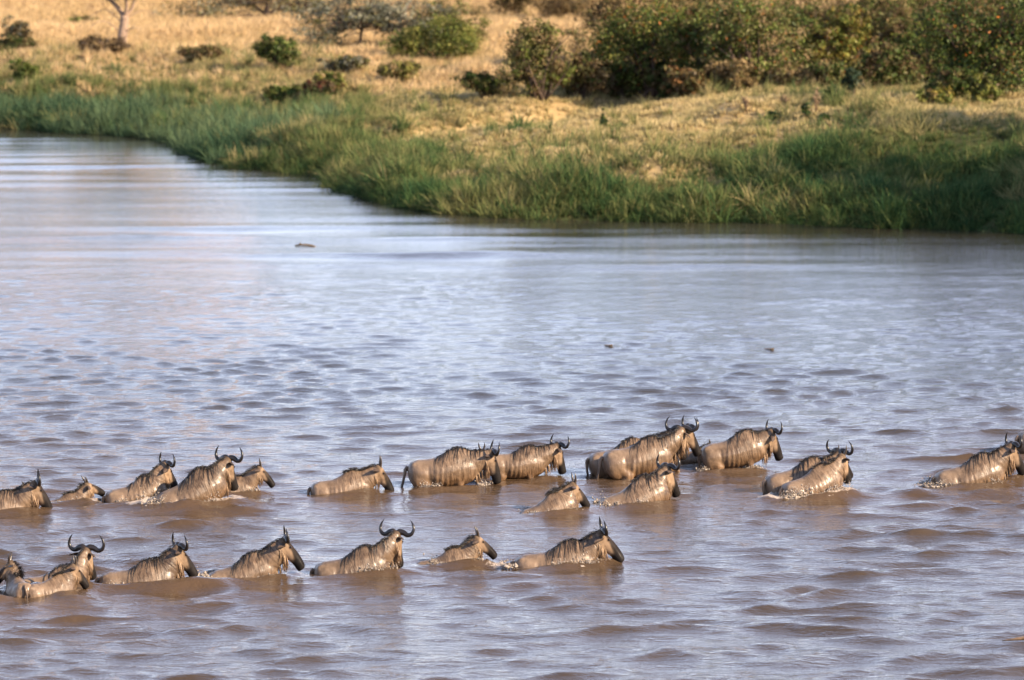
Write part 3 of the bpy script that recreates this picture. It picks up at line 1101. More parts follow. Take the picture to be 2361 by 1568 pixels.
    tr = np.interp(np.linspace(0, 5, len(tpp)), range(6), [0.045, 0.04, 0.028, 0.026, 0.032, 0.01]) * sc
    tube(Vt, Ft, tpp, tr, 8)
    to = mesh_obj('tail', Vt, Ft, M_FUR, root)
    tcol = np.array([base_c * (1 - smoothstep(0.3, 0.6, i / len(tpp))) + np.array([0.03, 0.02, 0.015]) * smoothstep(0.3, 0.6, i / len(tpp)) for i in range(len(tpp))])
    set_col(to.data, 'coat', np.repeat(tcol, 8, 0))
    set_vec(to.data, 'furco', np.array(Vt) * 1.0)
    set_f(to.data, 'hairy', np.full(len(Vt), 0.8))
    rt = [tpp[int(r.uniform(.5, .95) * (len(tpp) - 1))] for _ in range(40)]
    strands('tail_hair', rt, [tpp[-1] - tpp[len(tpp) // 2] + r.normal(0, .06, 3) for _ in rt], [sc * r.uniform(.1, .25) for _ in rt], 0.014 * sc, M_MANE, to, r, sag=0.05, seg=3)

    HERD.append(dict(c=base + B(0.05, 0, 1.0), f=f, lat=lat, sc=sc, chest=base + B(0.6, 0, 0.9), rump=base + B(-0.6, 0, 0.9), bow=bow, splash=splash, nose=base + H(.56, 0, 0)))
    return root


BEESTS = [
    dict(name='wildebeest', label='wildebeest cut by the left frame edge in the far row, head lowered', crop='C1', rump=(-330, 515), withers=(40, 425), poll=(318, 352), nose=(438, 565), water=(120, 608), yaw=4, hyaw=8, dark=0.35),
    dict(name='wildebeest_calf', label='calf mostly hidden behind the lowered head of the leftmost far-row wildebeest', crop='C1', rump=(-60, 480), withers=(60, 452), poll=(200, 385), nose=(320, 470), water=(120, 560), yaw=8, hyaw=20, horn='calf', s=0.62, hs=1.15, dark=0.4),
    dict(name='wildebeest_calf', label='brown-headed calf swimming low behind the rump of a climbing wildebeest, back nearly under water', crop='C1', rump=(330, 520), withers=(560, 445), poll=(700, 352), nose=(848, 430), water=(600, 545), yaw=5, hyaw=35, horn='young', s=0.72, hs=1.15, dark=0.5, mane=1.2, splash=0.2),
    dict(name='wildebeest', label='wildebeest with tall upcurved horns, rising from the water just left of the biggest striped one', crop='C1', rump=(905, 425), withers=(1165, 300), poll=(1350, 205), hp=62, water=(1000, 535), yaw=14, hyaw=34, dark=0.35, splash=0.6),
    dict(name='wildebeest', label='big wildebeest with bold dark shoulder stripes and wide horns, splashing in the left group', crop='C1', rump=(1265, 470), withers=(1590, 248), poll=(1845, 165), hp=66, water=(1500, 560), yaw=16, hyaw=55, dark=0.95, splash=1.0, hspan=1.05),
    dict(name='wildebeest_calf', label='yearling with one short upright horn, its body hidden behind the big striped wildebeest', crop='C1', rump=(1640, 420), withers=(1900, 315), poll=(2105, 225), nose=(2222, 365), water=(2000, 462), yaw=6, hyaw=6, horn='young', s=0.78, hs=1.1, dark=0.3, splash=0.3),
    dict(name='wildebeest_calf', label='grey yearling with twin straight horns, alone in the gap of the far row', crop='C2', rump=(185, 535), withers=(470, 435), poll=(710, 395), nose=(808, 560), water=(350, 632), yaw=8, hyaw=8, horn='young', hs=1.15, dark=0.12, mane=1.4, tail='trail'),
    dict(name='wildebeest', label='large glossy bull with orange beard and head low, its tail trailing in the water', crop='C2', rump=(975, 362), withers=(1310, 256), poll=(1622, 285), nose=(1688, 530), water=(1200, 578), yaw=6, hyaw=14, dark=0.3, tail='trail', splash=0.25, bow=0.05),
    dict(name='wildebeest_calf', label='calf of which only the eared head shows above the neck of the glossy bull', crop='C2', rump=(1150, 375), withers=(1390, 320), poll=(1520, 262), hp=45, water=(1380, 500), yaw=10, hyaw=75, horn='young', s=0.72, hs=1.1, dark=0.5),
    dict(name='wildebeest', label='brown wildebeest with black muzzle and sideways ear, following close in front of the glossy bull', crop='C2', rump=(1620, 312), withers=(1890, 236), poll=(2145, 228), nose=(2205, 470), water=(1850, 520), yaw=8, hyaw=38, dark=0.35),
    dict(name='wildebeest', label='shaded wildebeest walking on the far side of the bull with the raised foreleg', crop='C3', rump=(265, 478), withers=(690, 322), poll=(1285, 205), nose=(1375, 410), water=(300, 700), yaw=16, hyaw=30, s=1.02, dark=0.4),
    dict(name='wildebeest', label='pale bull climbing with bent hind leg, raised foreleg and wide horns, middle group', crop='C3', rump=(470, 455), withers=(880, 305), poll=(1195, 222), hp=70, water=(640, 735), yaw=14, hyaw=72, dark=0.3, tail='trail', hspan=1.06,
         legs={'hr': [(-0.50, 0.13, 0.92, .17), (-0.24, 0.17, 0.66, .125), (-0.50, 0.15, 0.46, .07), (-0.62, 0.14, 0.40, .052), (-0.66, 0.135, 0.15, .033), (-0.66, 0.135, 0.07, .043), (-0.63, 0.135, 0.0, .05)],
               'fl': [(0.40, 0.13, 0.78, .115), (0.58, 0.15, 0.66, .085), (0.86, 0.15, 0.60, .05), (0.92, 0.15, 0.55, .046), (0.95, 0.14, 0.36, .03), (0.97, 0.14, 0.29, .042), (1.0, 0.14, 0.22, .05)]}),
    dict(name='wildebeest_calf', label='dark calf with tiny horn tips showing behind the rump of the wading bull', crop='C3', rump=(1230, 470), withers=(1370, 420), poll=(1482, 372), nose=(1570, 480), water=(1400, 610), yaw=10, hyaw=10, horn='calf', s=0.6, hs=1.15, dark=0.7),
    dict(name='wildebeest', label='wading bull with belly clear of the water, wet flank shining and beard dripping', crop='C3', rump=(1440, 392), withers=(1810, 244), poll=(2108, 244), nose=(2212, 535), water=(1700, 652), yaw=6, hyaw=28, dark=0.3, splash=0.25, bow=0.03),
    dict(name='wildebeest_calf', label='yearling with two thin straight horns, swimming left of another in front of the middle group', crop='C2', rump=(1835, 772), withers=(2095, 600), poll=(2270, 528), nose=(2362, 655), water=(2000, 790), yaw=12, hyaw=24, horn='young', hs=1.1, dark=0.2, mane=1.3, splash=0.3),
    dict(name='wildebeest', label='pale long-bearded wildebeest swimming in front of the pale bull, dark muzzle over the water', crop='C3', rump=(425, 925), withers=(800, 692), poll=(1070, 592), nose=(1190, 865), water=(620, 992), yaw=12, hyaw=42, dark=0.3, splash=0.4),
    dict(name='wildebeest', label='large-horned wildebeest half hidden behind the splashing yearling at right', crop='C4', rump=(365, 515), withers=(700, 362), poll=(935, 308), nose=(1035, 500), water=(480, 655), yaw=20, hyaw=50, dark=0.25),
    dict(name='wildebeest_calf', label='pale yearling with ruffled neck plunging through a burst of white spray', crop='C4', rump=(520, 565), withers=(775, 415), poll=(955, 338), hp=60, water=(700, 680), yaw=22, hyaw=58, horn='young', hs=1.1, dark=0.15, mane=0.7, splash=1.2),
    dict(name='wildebeest', label='wildebeest with stringy black mane swimming at the right frame edge', crop='C4', rump=(1695, 482), withers=(2020, 332), poll=(2285, 258), nose=(2390, 470), water=(1850, 588), yaw=10, hyaw=24, dark=0.5, splash=0.5),
    dict(name='wildebeest', label='wildebeest leaving the picture at right, only its pale rump visible', crop='C4', rump=(2350, 165), withers=(2640, 40), poll=(2880, -20), nose=(2980, 200), water=(2400, 330), yaw=18, hyaw=10, dark=0.3),
    dict(name='wildebeest_calf', label='calf at the bottom left edge turning its head left, rump towards the viewer', crop='C5', rump=(165, 480), withers=(120, 425), poll=(62, 318), nose=(-40, 440), water=(165, 585), yaw=108, hyaw=172, horn='young', s=0.74, hs=1.15, dark=0.3, mane=1.5),
    dict(name='wildebeest', label='wildebeest with widest lyre horns at bottom left, long pale beard, looking away', crop='C5', rump=(215, 440), withers=(470, 352), poll=(640, 222), hp=58, water=(280, 530), yaw=14, hyaw=72, dark=0.45, hspan=1.12),
    dict(name='wildebeest_calf', label='calf low in the water in front of the lyre-horned wildebeest at bottom left', crop='C5', rump=(300, 500), withers=(435, 418), poll=(560, 340), nose=(665, 490), water=(350, 592), yaw=35, hyaw=25, horn='young', s=0.72, hs=1.15, dark=0.4, mane=1.5),
    dict(name='wildebeest', label='wildebeest with dripping muzzle and black mane strings, second adult of the near row', crop='C5', rump=(780, 412), withers=(1110, 302), poll=(1335, 205), nose=(1485, 430), water=(950, 512), yaw=6, hyaw=28, dark=0.7, splash=0.2, bow=0.075),
    dict(name='wildebeest', label='wildebeest with narrow profile horns and tawny chin beard in the middle of the near row', crop='C5', rump=(1575, 402), withers=(1850, 258), poll=(2120, 152), nose=(2300, 400), water=(1700, 462), yaw=8, hyaw=8, dark=0.5, splash=0.45),
    dict(name='wildebeest', label='darkest wildebeest of the near row, heavily striped, wide horns turned away', crop='C6', rump=(180, 345), withers=(470, 228), poll=(695, 135), hp=72, water=(330, 425), yaw=10, hyaw=70, dark=1.15, splash=0.4, hspan=1.05),
    dict(name='wildebeest_calf', label='small spiky-maned calf swimming between two adults of the near row', crop='C6', rump=(820, 340), withers=(1075, 236), poll=(1245, 152), nose=(1368, 268), water=(1060, 360), yaw=5, hyaw=12, horn='young', s=0.86, hs=1.05, dark=0.5, mane=1.3, splash=0.3),
    dict(name='wildebeest', label='lone leading wildebeest of the near row, black profile face over a brown bow wave', crop='C6', rump=(1510, 302), withers=(1850, 188), poll=(2088, 120), nose=(2232, 300), water=(1700, 368), yaw=5, hyaw=8, dark=0.35, splash=0.6, bow=0.11),
]
for i, b in enumerate(BEESTS):
    wildebeest(i, **b)

# ------------------------------------------------------------------ the river
wr = np.random.default_rng(21)
WAVES = []
for k in range(44):             # short ripples everywhere
    lam = 0.48 * (1.5 / 0.48) ** wr.random()
    th = wr.normal(-math.pi / 2 + 0.12, 0.50)
    WAVES.append((2 * math.pi / lam, math.cos(th), math.sin(th), wr.uniform(0, 6.283), 0.0044 * lam, 0))
for k in range(40):             # steeper chop in patches
    lam = 0.85 * (3.0 / 0.85) ** wr.random()
    th = wr.normal(-math.pi / 2 + 0.10, 0.48)
    WAVES.append((2 * math.pi / lam, math.cos(th), math.sin(th), wr.uniform(0, 6.283), 0.0082 * lam ** 0.8, 1))


for k in range(16):             # long low undulations of the calm far reach
    lam = 2.4 * (7.0 / 2.4) ** wr.random()
    th = wr.normal(-math.pi / 2 + 0.05, 0.13)
    WAVES.append((2 * math.pi / lam, math.cos(th), math.sin(th), wr.uniform(0, 6.283), 0.0021 * lam, 2))


def river(X, Y):
    """heights and sideways shifts of the choppy surface, with swells round the animals"""
    calm = smoothstep(150, 96, Y)
    patch = 0.42 + 0.75 * fbm(X * 0.16 + 5, Y * 0.06) + 0.45 * fbm(X * 0.55, Y * 0.25 + 3)
    stir = np.zeros_like(X)
    for h in HERD:
        stir = np.maximum(stir, np.exp(-(((X - h['c'][0]) / 2.6) ** 2 + ((Y - h['c'][1] + 1.0) / 3.4) ** 2)))
    e1 = (0.45 + 0.55 * smoothstep(150, 108, Y)) * smoothstep(166, 132, Y) * np.clip(0.7 + 0.9 * fbm(X * 0.12 + 2, Y * 0.06 + 5), 0.2, 1.4)
    e2 = (0.03 + 0.97 * smoothstep(128, 98, Y)) * np.clip(patch, 0.12, 1.3) * (0.72 + 0.55 * stir)
    e3 = smoothstep(128, 165, Y) * np.clip(0.6 + 1.1 * fbm(X * 0.06 + 1, Y * 0.05), 0.05, 1.6)
    env = (e1, e2, e3)
    Z = np.zeros_like(X); DX = np.zeros_like(X); DY = np.zeros_like(X)
    wx, wy = X + 0.5 * fbm(X * 0.35, Y * 0.3), Y + 0.6 * fbm(X * 0.3 + 9, Y * 0.28)
    for kf, cx, cy, ph, A, band in WAVES:
        p = kf * (wx * cx + wy * cy) + ph
        s, c = np.sin(p) * env[band], np.cos(p) * env[band]
        Z += A * s
        DX += 1.25 * A * cx * c
        DY += 1.25 * A * cy * c
    Z = Z + 0.25 * np.maximum(Z, 0) ** 2 / 0.05
    foam = np.zeros_like(X)
    for h in HERD:
        near = (np.abs(X - h['c'][0]) < 3.2) & (np.abs(Y - h['c'][1]) < 3.6)
        if not near.any(): continue
        x, y = X[near] - h['c'][0], Y[near] - h['c'][1]
        al, ac = x * h['f'][0] + y * h['f'][1], x * h['lat'][0] + y * h['lat'][1]
        sc = h['sc']
        z = h['bow'] * np.exp(-(((al - 0.75 * sc) / (0.45 * sc)) ** 2 + ((ac + 0.12) / (0.42 * sc)) ** 2))
        z += 0.4 * h['bow'] * np.exp(-(((al - 0.1) / (0.5 * sc)) ** 2 + ((ac + 0.5 * sc) / (0.22 * sc)) ** 2))
        # V wake trailing off both sides
        wk = np.abs(np.abs(ac) - 0.28 * sc - 0.30 * np.maximum(0.6 - al, 0))
        z += 0.055 * np.exp(-(wk / 0.16) ** 2) * np.exp(-np.maximum(0.5 - al, 0) / 1.6) * smoothstep(1.0, 0.4, al)
        ring = np.hypot(al / (1.0 * sc), ac / (0.42 * sc))
        z += 0.02 * np.exp(-((ring - 1) / 0.35) ** 2) * fbm(X[near] * 3, Y[near] * 2.2)
        fo = np.exp(-((ring - 0.95) / 0.30) ** 2) * (0.52 + 0.60 * h['splash'])
        fo += h['splash'] * 0.4 * np.exp(-(((al + 0.9 * sc) / 0.6) ** 2 + (ac / 0.35) ** 2))
        z += h['splash'] * 0.055 * np.exp(-((ring - 1.0) / 0.25) ** 2) * (0.4 + np.abs(fbm(X[near] * 5, Y[near] * 3.5)) * 1.6)
        Z[near] += z
        foam[near] = np.maximum(foam[near], fo)
    sh = shore_dist(X, Y)
    ripple = np.clip(0.20 + 0.42 * smoothstep(165, 108, Y) + 0.22 * smoothstep(190, 150, Y) * fbm(X * 0.12 + 2, Y * 0.06 + 5) + 0.10 * fbm(X * 0.08, Y * 0.03) + 0.10 * smoothstep(0.1, 0.5, fbm(X * 0.05 + 3, Y * 0.12 + 8)), 0.05, 1)
    return Z, DX, DY, foam, ripple, np.clip(smoothstep(122, 100, Y) * (0.30 + 0.30 * stir), 0, 1)


wx_ = graded(-900, 900, -15.5, 15.5, 0.086, 1.10)
wy_ = np.concatenate([np.arange(40, 70, 1.0), np.arange(70, 108, 0.10), np.arange(108, 165, 0.16), np.arange(165, 262, 0.6), np.arange(262, 440, 6.0)])
X, Y = np.meshgrid(wx_, wy_)
Z, DX, DY, foam, ripple, silt = river(X, Y)
i = np.arange(X.size).reshape(X.shape)
fl = np.stack([i[:-1, :-1], i[:-1, 1:], i[1:, 1:], i[1:, :-1]], -1).reshape(-1)
wme = fast_mesh('river', np.stack([X + DX, Y + DY, Z], -1).reshape(-1, 3), fl, 4, M_WATER)
wme.polygons.foreach_set('use_smooth', np.ones(len(wme.polygons), bool))
set_f(wme, 'foam', np.clip(foam, 0, 1.3))
set_f(wme, 'ripple', ripple)
set_f(wme, 'silt', silt)
riv = bpy.data.objects.new('river', wme)
COL.objects.link(riv)
tag(riv, 'wide muddy brown river reflecting a pale lavender sky', 'river', kind='structure')

# ------------------------------------------------------------------ spray and foam thrown up by the animals
def splash_material():
    m = Mat('spray')
    tc = m.n('ShaderNodeTexCoord').outputs['Object']
    nz = m.noise(tc, 30, 3)
    m.l(m.ramp(nz, [(0.3, (0.36, 0.28, 0.21)), (0.65, (0.62, 0.54, 0.46))]), m.b.inputs['Base Color'])
    m.set(Roughness=0.22, IOR=1.33)
    m.b.inputs['Transmission Weight'].default_value = 0.35
    return m.m


M_SPLASH = splash_material()
ICO_V = np.array([(1, 0, 0), (-1, 0, 0), (0, 1, 0), (0, -1, 0), (0, 0, 1), (0, 0, -1.0)])
ICO_F = np.array([(0, 2, 4), (2, 1, 4), (1, 3, 4), (3, 0, 4), (2, 0, 5), (1, 2, 5), (3, 1, 5), (0, 3, 5)])
sr = np.random.default_rng(5)


def splash(h, label, power):
    """a burst of drops and foam lumps along the side of a wading animal"""
    n = int(1700 * power ** 0.8)
    V, F = [], []
    sc = h['sc']
    jets = [(sr.uniform(-0.85, 0.8), sr.uniform(0.05, 0.40) * power ** 0.5) for _ in range(max(3, int(9 * power)))]
    for k in range(n):
        j, hj = jets[sr.integers(len(jets))]
        al = (j + sr.normal(0, 0.07)) * sc
        t = sr.random() ** 2.2
        side = -1 if sr.random() < 0.8 else 1
        ring = math.sqrt(max(0.04, 1 - (al / (1.0 * sc)) ** 2))
        ac = side * (0.30 * ring + 0.10 * sr.random() + 0.12 * t) * sc
        z = hj * t * sr.uniform(0.6, 1.1) + 0.01
        rad = (0.003 + 0.015 * sr.random() ** 2.5) * (1.3 - t) * (0.8 + 0.3 * power)
        p = h['c'] + h['f'] * al + h['lat'] * ac
        p = np.array([p[0], p[1], z + 0.02])
        st = np.array([sr.uniform(.5, 2.2), sr.uniform(.5, 1.2), sr.uniform(.5, 2.6)])
        if sr.random() < 0.10:                      # foam lumps riding on the surface
            rad = sr.uniform(0.018, 0.045); p[2] = sr.uniform(0.0, 0.05) * power; st = np.array([1.8, 1.2, 0.7])
        b0 = len(V) * 6
        V.append(p - h['c'] + ICO_V * rad * st * (1 + sr.normal(0, .22, (6, 1))))
        F.append(ICO_F + b0)
    o = mesh_obj('splash', np.concatenate(V), np.concatenate(F), M_SPLASH)
    o.location = h['c']
    tag(o, label, 'splash', kind='stuff')


SPL = {2: 'low foam round the brown-headed swimming calf', 3: 'churned foam between the tall-horned wildebeest and the striped one',
       4: 'white spray along the flank of the big striped wildebeest', 5: 'foam at the chest of the yearling behind the striped wildebeest',
       7: 'drips and foam under the belly of the glossy bull', 13: 'small splashes at the legs of the wading bull',
       14: 'foam beside the thin-horned yearling in front', 15: 'foam along the long-bearded swimming wildebeest',
       17: 'burst of white spray round the plunging yearling', 18: 'foam and spray trailing the stringy-maned wildebeest at right',
       23: 'thin foam at the chest of the dripping wildebeest', 24: 'spray over the flank of the tawny-bearded wildebeest',
       25: 'foam along the darkest wildebeest', 26: 'foam at the tail of the small spiky-maned calf', 27: 'churned foam behind the lone leading wildebeest'}
for k, lb in SPL.items():
    splash(HERD[k], lb, max(0.35, 1.25 * HERD[k]['splash']))


# ------------------------------------------------------------------ crocodiles watching from the water
def crocodile(px, py, yaw, length, label, cat_z):
    p = at_z(px, py)
    root = bpy.data.objects.new('crocodile', None)
    COL.objects.link(root)
    root.location = (p[0], p[1], 0)
    root.rotation_euler = (0, 0, R(yaw))
    tag(root, label, 'crocodile', 'crocodiles in the river')
    V, F = [], []
    ex = np.array([1.0, 0, 0]); ey = np.array([0, 1.0, 0]); ez = np.array([0, 0, 1.0])
    prof = [(-1.0, .02, -.10, .02), (-.8, .06, -.06, .05), (-.5, .11, -.03, .08), (-.2, .13, -.02, .10), (0.0, .10, -.02, .08), (.12, .09, -.01, .085), (.22, .075, -.02, .07), (.34, .05, -.03, .05), (.46, .045, -.03, .045), (.52, .03, -.04, .03)]
    loft(V, F, [(ex * x * length + ez * (z * length + cat_z), ey, ez, w_ * length, h_ * length, .06 * length, 0.2) for x, w_, z, h_ in prof])
    mesh_obj('body', V, F, M_CROC, root)
    for sd in (-1, 1):
        bm = bmesh.new()
        bmesh.ops.create_uvsphere(bm, u_segments=8, v_segments=6, radius=0.055 * length)
        em = bpy.data.meshes.new('eye_ridge'); bm.to_mesh(em); bm.free()
        em.materials.append(M_CROC)
        o = bpy.data.objects.new('eye_ridge', em); COL.objects.link(o); o.parent = root
        o.location = (0.15 * length, 0.06 * length * sd, 0.09 * length + cat_z)
        o.scale = (1.5, 1, 1)
    V, F = [], []
    for k in range(12):             # scutes along the back
        x = (-0.85 + 0.07 * k) * length
        z = np.interp(x / length, [q[0] for q in prof], [q[2] + q[3] for q in prof]) * length + cat_z
        for sd in (-1, 1):
            b0 = len(V)
            c = np.array([x, sd * 0.03 * length, z])
            V += [c + np.array(q) * length for q in [(-.03, -.015, -.02), (.03, -.015, -.02), (.03, .015, -.02), (-.03, .015, -.02), (-.02, 0, .022)]]
            F += [(b0, b0 + 1, b0 + 4), (b0 + 1, b0 + 2, b0 + 4), (b0 + 2, b0 + 3, b0 + 4), (b0 + 3, b0, b0 + 4), (b0 + 3, b0 + 2, b0 + 1, b0)]
    sc_ = mesh_obj('back_scutes', V, F, M_CROC, root, smooth=False)
    sc_['kind'] = 'stuff'


M_CROC = plain('crocodile_hide', (0.13, 0.09, 0.05), 0.45, 0.5, 25)
crocodile(697, 566, 172, 0.5, 'dark crocodile back lying low far out in the calm water at left', 0.02)
crocodile(1405, 799, -60, 0.5, 'crocodile head with brown eye bumps in midriver, left of another', -0.005)
crocodile(1777, 807, -65, 0.5, 'crocodile head with brown eye bumps in midriver, farther right', -0.008)
# wet log at the right edge
V, F = [], []
lp = at_z(2361, 1480)
tube(V, F, catmull([(-0.55, 0.05, -0.04), (-0.3, 0.0, -0.005), (0.0, 0, 0.03), (0.2, 0.02, 0.025), (0.45, 0.02, 0.045), (0.8, 0.05, 0.03), (1.1, 0.08, -0.04)], 4),
     np.interp(np.linspace(0, 6, 25), range(7), [0.01, 0.03, 0.055, 0.05, 0.065, 0.06, 0.02]), 10)
lg = mesh_obj('driftwood', V, F, plain('wet_wood', (0.20, 0.13, 0.075), 0.25, 0.5, 14, 0.6))
lg.location = (lp[0] + 0.05, lp[1], 0.045)
lg.scale = (0.75, 0.75, 0.75)
tag(lg, 'low wet brown driftwood breaking the surface at the right edge', 'driftwood')

# ------------------------------------------------------------------ trees and bushes of the far bank
VG = 'bushes and trees on the far bank'
FIT = (0.02, (0.50, 0.15, 0.03))
bush('bush', 'big dark bush with orange fruit above the bend of the bank', 'bush', 1500, 222, 0, 330, 260, [G1, G2, G3, BR2], [.3, .35, .15, .2], 1, clumps=330, per=40, accents=(0.035, ORG), group=VG)
bush('bush', 'olive brown bush at the track, left of the orange-fruited one', 'bush', 1240, 232, 0, 190, 200, [OL, BR2, G2, BR1], [.4, .25, .2, .15], 2, clumps=230, group=VG)
bush('bush', 'tall green and brown bush right of the orange-fruited one', 'bush', 1740, 205, 0, 270, 240, [G1, G2, OL, TAN], [.25, .3, .25, .2], 3, clumps=300, accents=(0.015, ORG), group=VG)
bush('bush', 'yellow-green bush glowing in the sun in the thicket', 'bush', 1930, 192, 0, 170, 190, [G2, G3, (0.26, 0.20, 0.04), BR2], [.3, .35, .2, .15], 4, clumps=240, accents=(0.03, ORG), group=VG)
bush('bush', 'russet brown bush between the yellow-green one and the dark right thicket', 'bush', 2075, 188, 0, 190, 200, [BR1, BR2, OL, G1], [.35, .25, .2, .2], 5, clumps=240, group=VG)
bush('bush', 'tall very dark bush at the right frame edge', 'bush', 2270, 225, 0, 300, 270, [G1, (0.035, 0.05, 0.018), G2, BR1], [.35, .3, .2, .15], 6, clumps=340, per=40, accents=(0.012, ORG), group=VG)
bush('bush', 'dense bush cut off by the right frame edge, behind the darkest one', 'bush', 2400, 190, 0, 260, 250, [G1, G2, BR1], [.4, .35, .25], 7, clumps=280, group=VG)
bush('bush', 'high brown-green bush behind the orange-fruited one, cut by the top', 'bush', 1620, 150, 0, 320, 240, [BR2, OL, G1, TAN], [.3, .3, .2, .2], 8, clumps=300, group=VG)
bush('bush', 'dry brown bush behind the yellow-green one, cut by the top', 'bush', 1860, 140, 0, 300, 220, [BR2, TAN, OL, G2], [.3, .25, .25, .2], 9, clumps=280, group=VG)
bush('bush', 'dark background bush behind the russet one, cut by the top', 'bush', 2140, 140, 0, 320, 220, [BR1, OL, G1, BR2], [.3, .3, .25, .15], 10, clumps=280, group=VG)
bush('bush', 'brown background bush behind the olive one near the top', 'bush', 1420, 150, 0, 230, 200, [BR2, OL, TAN, BR1], [.35, .25, .2, .2], 51, clumps=230, group=VG)
bush('bush', 'green bush filling the gap left of the yellow-green one', 'bush', 1850, 188, 0, 180, 190, [G1, OL, G2, BR1], [.3, .3, .2, .2], 52, clumps=240, accents=(0.012, ORG), group=VG)
bush('bush', 'dark green bush between the russet one and the right-edge thicket', 'bush', 2165, 205, 0, 190, 210, [G1, OL, BR1, G2], [.4, .2, .2, .2], 53, clumps=250, group=VG)
bush('bush', 'green bush filling the gap right of the orange-fruited one', 'bush', 1640, 200, 0, 190, 200, [G1, OL, G2, BR1], [.35, .25, .2, .2], 54, clumps=250, accents=(0.02, ORG), group=VG)
bush('bush', 'bush high on the bank behind the right thicket, cut by the top', 'bush', 2300, 130, 0, 330, 220, [OL, BR2, G1], [.4, .3, .3], 55, clumps=280, group=VG)
bush('bush', 'olive bush high behind the russet one, at the top edge', 'bush', 2000, 150, 0, 250, 220, [OL, BR2, G1, G2], [.35, .25, .2, .2], 56, clumps=260, group=VG)
bush('bush', 'dark bush at the foot of the russet one', 'bush', 2040, 205, 0, 170, 110, [G1, BR1, OL], [.45, .3, .25], 57, clumps=200, group=VG)
bush('bush', 'tangled brown bush between olive and orange-fruited bushes', 'bush', 1350, 226, 0, 130, 120, [BR1, OL, BR2, G1], [.35, .3, .2, .15], 58, clumps=200, group=VG)
bush('bush', 'dark undergrowth at the foot of the orange-fruited bush, left side', 'bush', 1430, 230, 0, 130, 90, [G1, BR1, OL], [.45, .3, .25], 91, clumps=150, group=VG)
bush('bush', 'dark undergrowth at the foot of the orange-fruited bush, right side', 'bush', 1520, 225, 0, 120, 84, [G1, BR1, OL], [.4, .35, .25], 92, clumps=140, group=VG)
bush('bush', 'straw-coloured undergrowth below the tall green and brown bush', 'bush', 1690, 212, 0, 130, 80, [TAN, OL, BR2], [.4, .3, .3], 93, clumps=140, group=VG)
bush('bush', 'mixed undergrowth below the yellow-green bush', 'bush', 1900, 208, 0, 140, 70, [OL, BR2, G1], [.4, .3, .3], 94, clumps=140, group=VG)
bush('bush', 'dark undergrowth at the foot of the right-edge thicket', 'bush', 2200, 232, 0, 150, 90, [G1, OL, BR1], [.5, .3, .2], 95, clumps=160, group=VG)
bush('bush', 'rounded bright green bush on the golden grass', 'bush', 1000, 146, 0, 240, 118, [G2, G3, G1, OL], [.4, .3, .2, .1], 11, clumps=230, group=VG)
bush('bush', 'brown-green bush rising behind the rounded green one', 'bush', 1040, 112, 0, 180, 130, [OL, BR2, G2, TAN], [.4, .25, .2, .15], 12, clumps=200, group=VG)
bush('bush', 'small dark green bush alone on the golden grass', 'bush', 640, 163, 0, 118, 84, [G1, OL, G2], [.45, .35, .2], 13, clumps=150, per=40, group=VG, base_gap=0.0)
bush('bush', 'brown bush at the top edge left of the olive one', 'bush', 1180, 42, 0, 130, 80, [BR2, BR1, TAN, OL], [.4, .3, .15, .15], 14, clumps=150, group=VG)
bush('bush', 'faint brown scrub at the top edge above the olive bush', 'bush', 1310, 45, 0, 190, 80, [BR2, TAN, BR1], [.4, .35, .25], 15, clumps=150, group=VG)
bush('bush', 'rusty brown tussock bush below the orange-fruited one', 'bush', 1588, 228, 0, 120, 72, [BR2, (0.22, 0.11, 0.04), OL], [.45, .3, .25], 16, clumps=130, per=40, spread=0.12, group=VG)
bush('bush', 'pale dry scrub in front of the tall green and brown bush', 'bush', 1840, 205, 0, 130, 66, [TAN, BR2, OL], [.45, .3, .25], 17, clumps=120, group=VG)
bush('bush', 'small yellowish bush on the ledge below the dark right bush', 'bush', 2152, 250, 0, 90, 52, [G3, G2, BR2, (0.26, 0.20, 0.04)], [.3, .3, .2, .2], 18, clumps=100, group=VG)
bush('bush', 'blue-green upright shrub in the shade of the thicket', 'bush', 1966, 222, 0, 56, 76, [(0.045, 0.07, 0.04), (0.06, 0.085, 0.045)], [.5, .5], 19, clumps=70, group=VG)
bush('bush', 'yellow-green weedy bush at the right frame edge under the dark thicket', 'bush', 2262, 240, 0, 90, 85, [G2, G3, OL], [.4, .3, .3], 20, clumps=110, group=VG)
bush('bush', 'dark bush in shade left of the olive brown one', 'bush', 1120, 225, 0, 140, 60, [G1, OL, BR1], [.5, .3, .2], 21, clumps=130, group=VG)
bush('bush', 'low dark scrub left of the small dark green bush', 'bush', 470, 143, 0, 120, 36, [BR1, OL, BR2], [.4, .3, .3], 22, clumps=110, group=VG)
bush('bush', 'low grey-green scrub right of the small dark green bush', 'bush', 800, 168, 0, 110, 40, [GREY, OL, TAN], [.4, .35, .25], 23, clumps=100, group=VG)
bush('bush', 'dark low bush at the left frame edge on the golden grass', 'bush', 30, 128, 0, 110, 44, [BR1, OL, G1], [.4, .3, .3], 24, clumps=110, group=VG)
bush('bush', 'dark green clump low on the left bank', 'bush', 70, 190, 0, 90, 52, [G1, G2, OL], [.5, .3, .2], 25, clumps=100, group=VG)
bush('bush', 'brown scrub at the top edge left of the sprawling thorn tree', 'bush', 560, 22, 0, 150, 50, [BR2, TAN, BR1], [.4, .35, .25], 81, clumps=120, group=VG)
bush('bush', 'grey-green scrub along the top edge right of the sprawling thorn tree', 'bush', 690, 40, 0, 130, 60, [GREY, OL, BR2], [.4, .3, .3], 82, clumps=120, group=VG)
bush('bush', 'brown bush behind the flat-topped thorn tree', 'bush', 868, 68, 0, 110, 72, [BR2, OL, TAN], [.4, .35, .25], 83, clumps=130, group=VG)
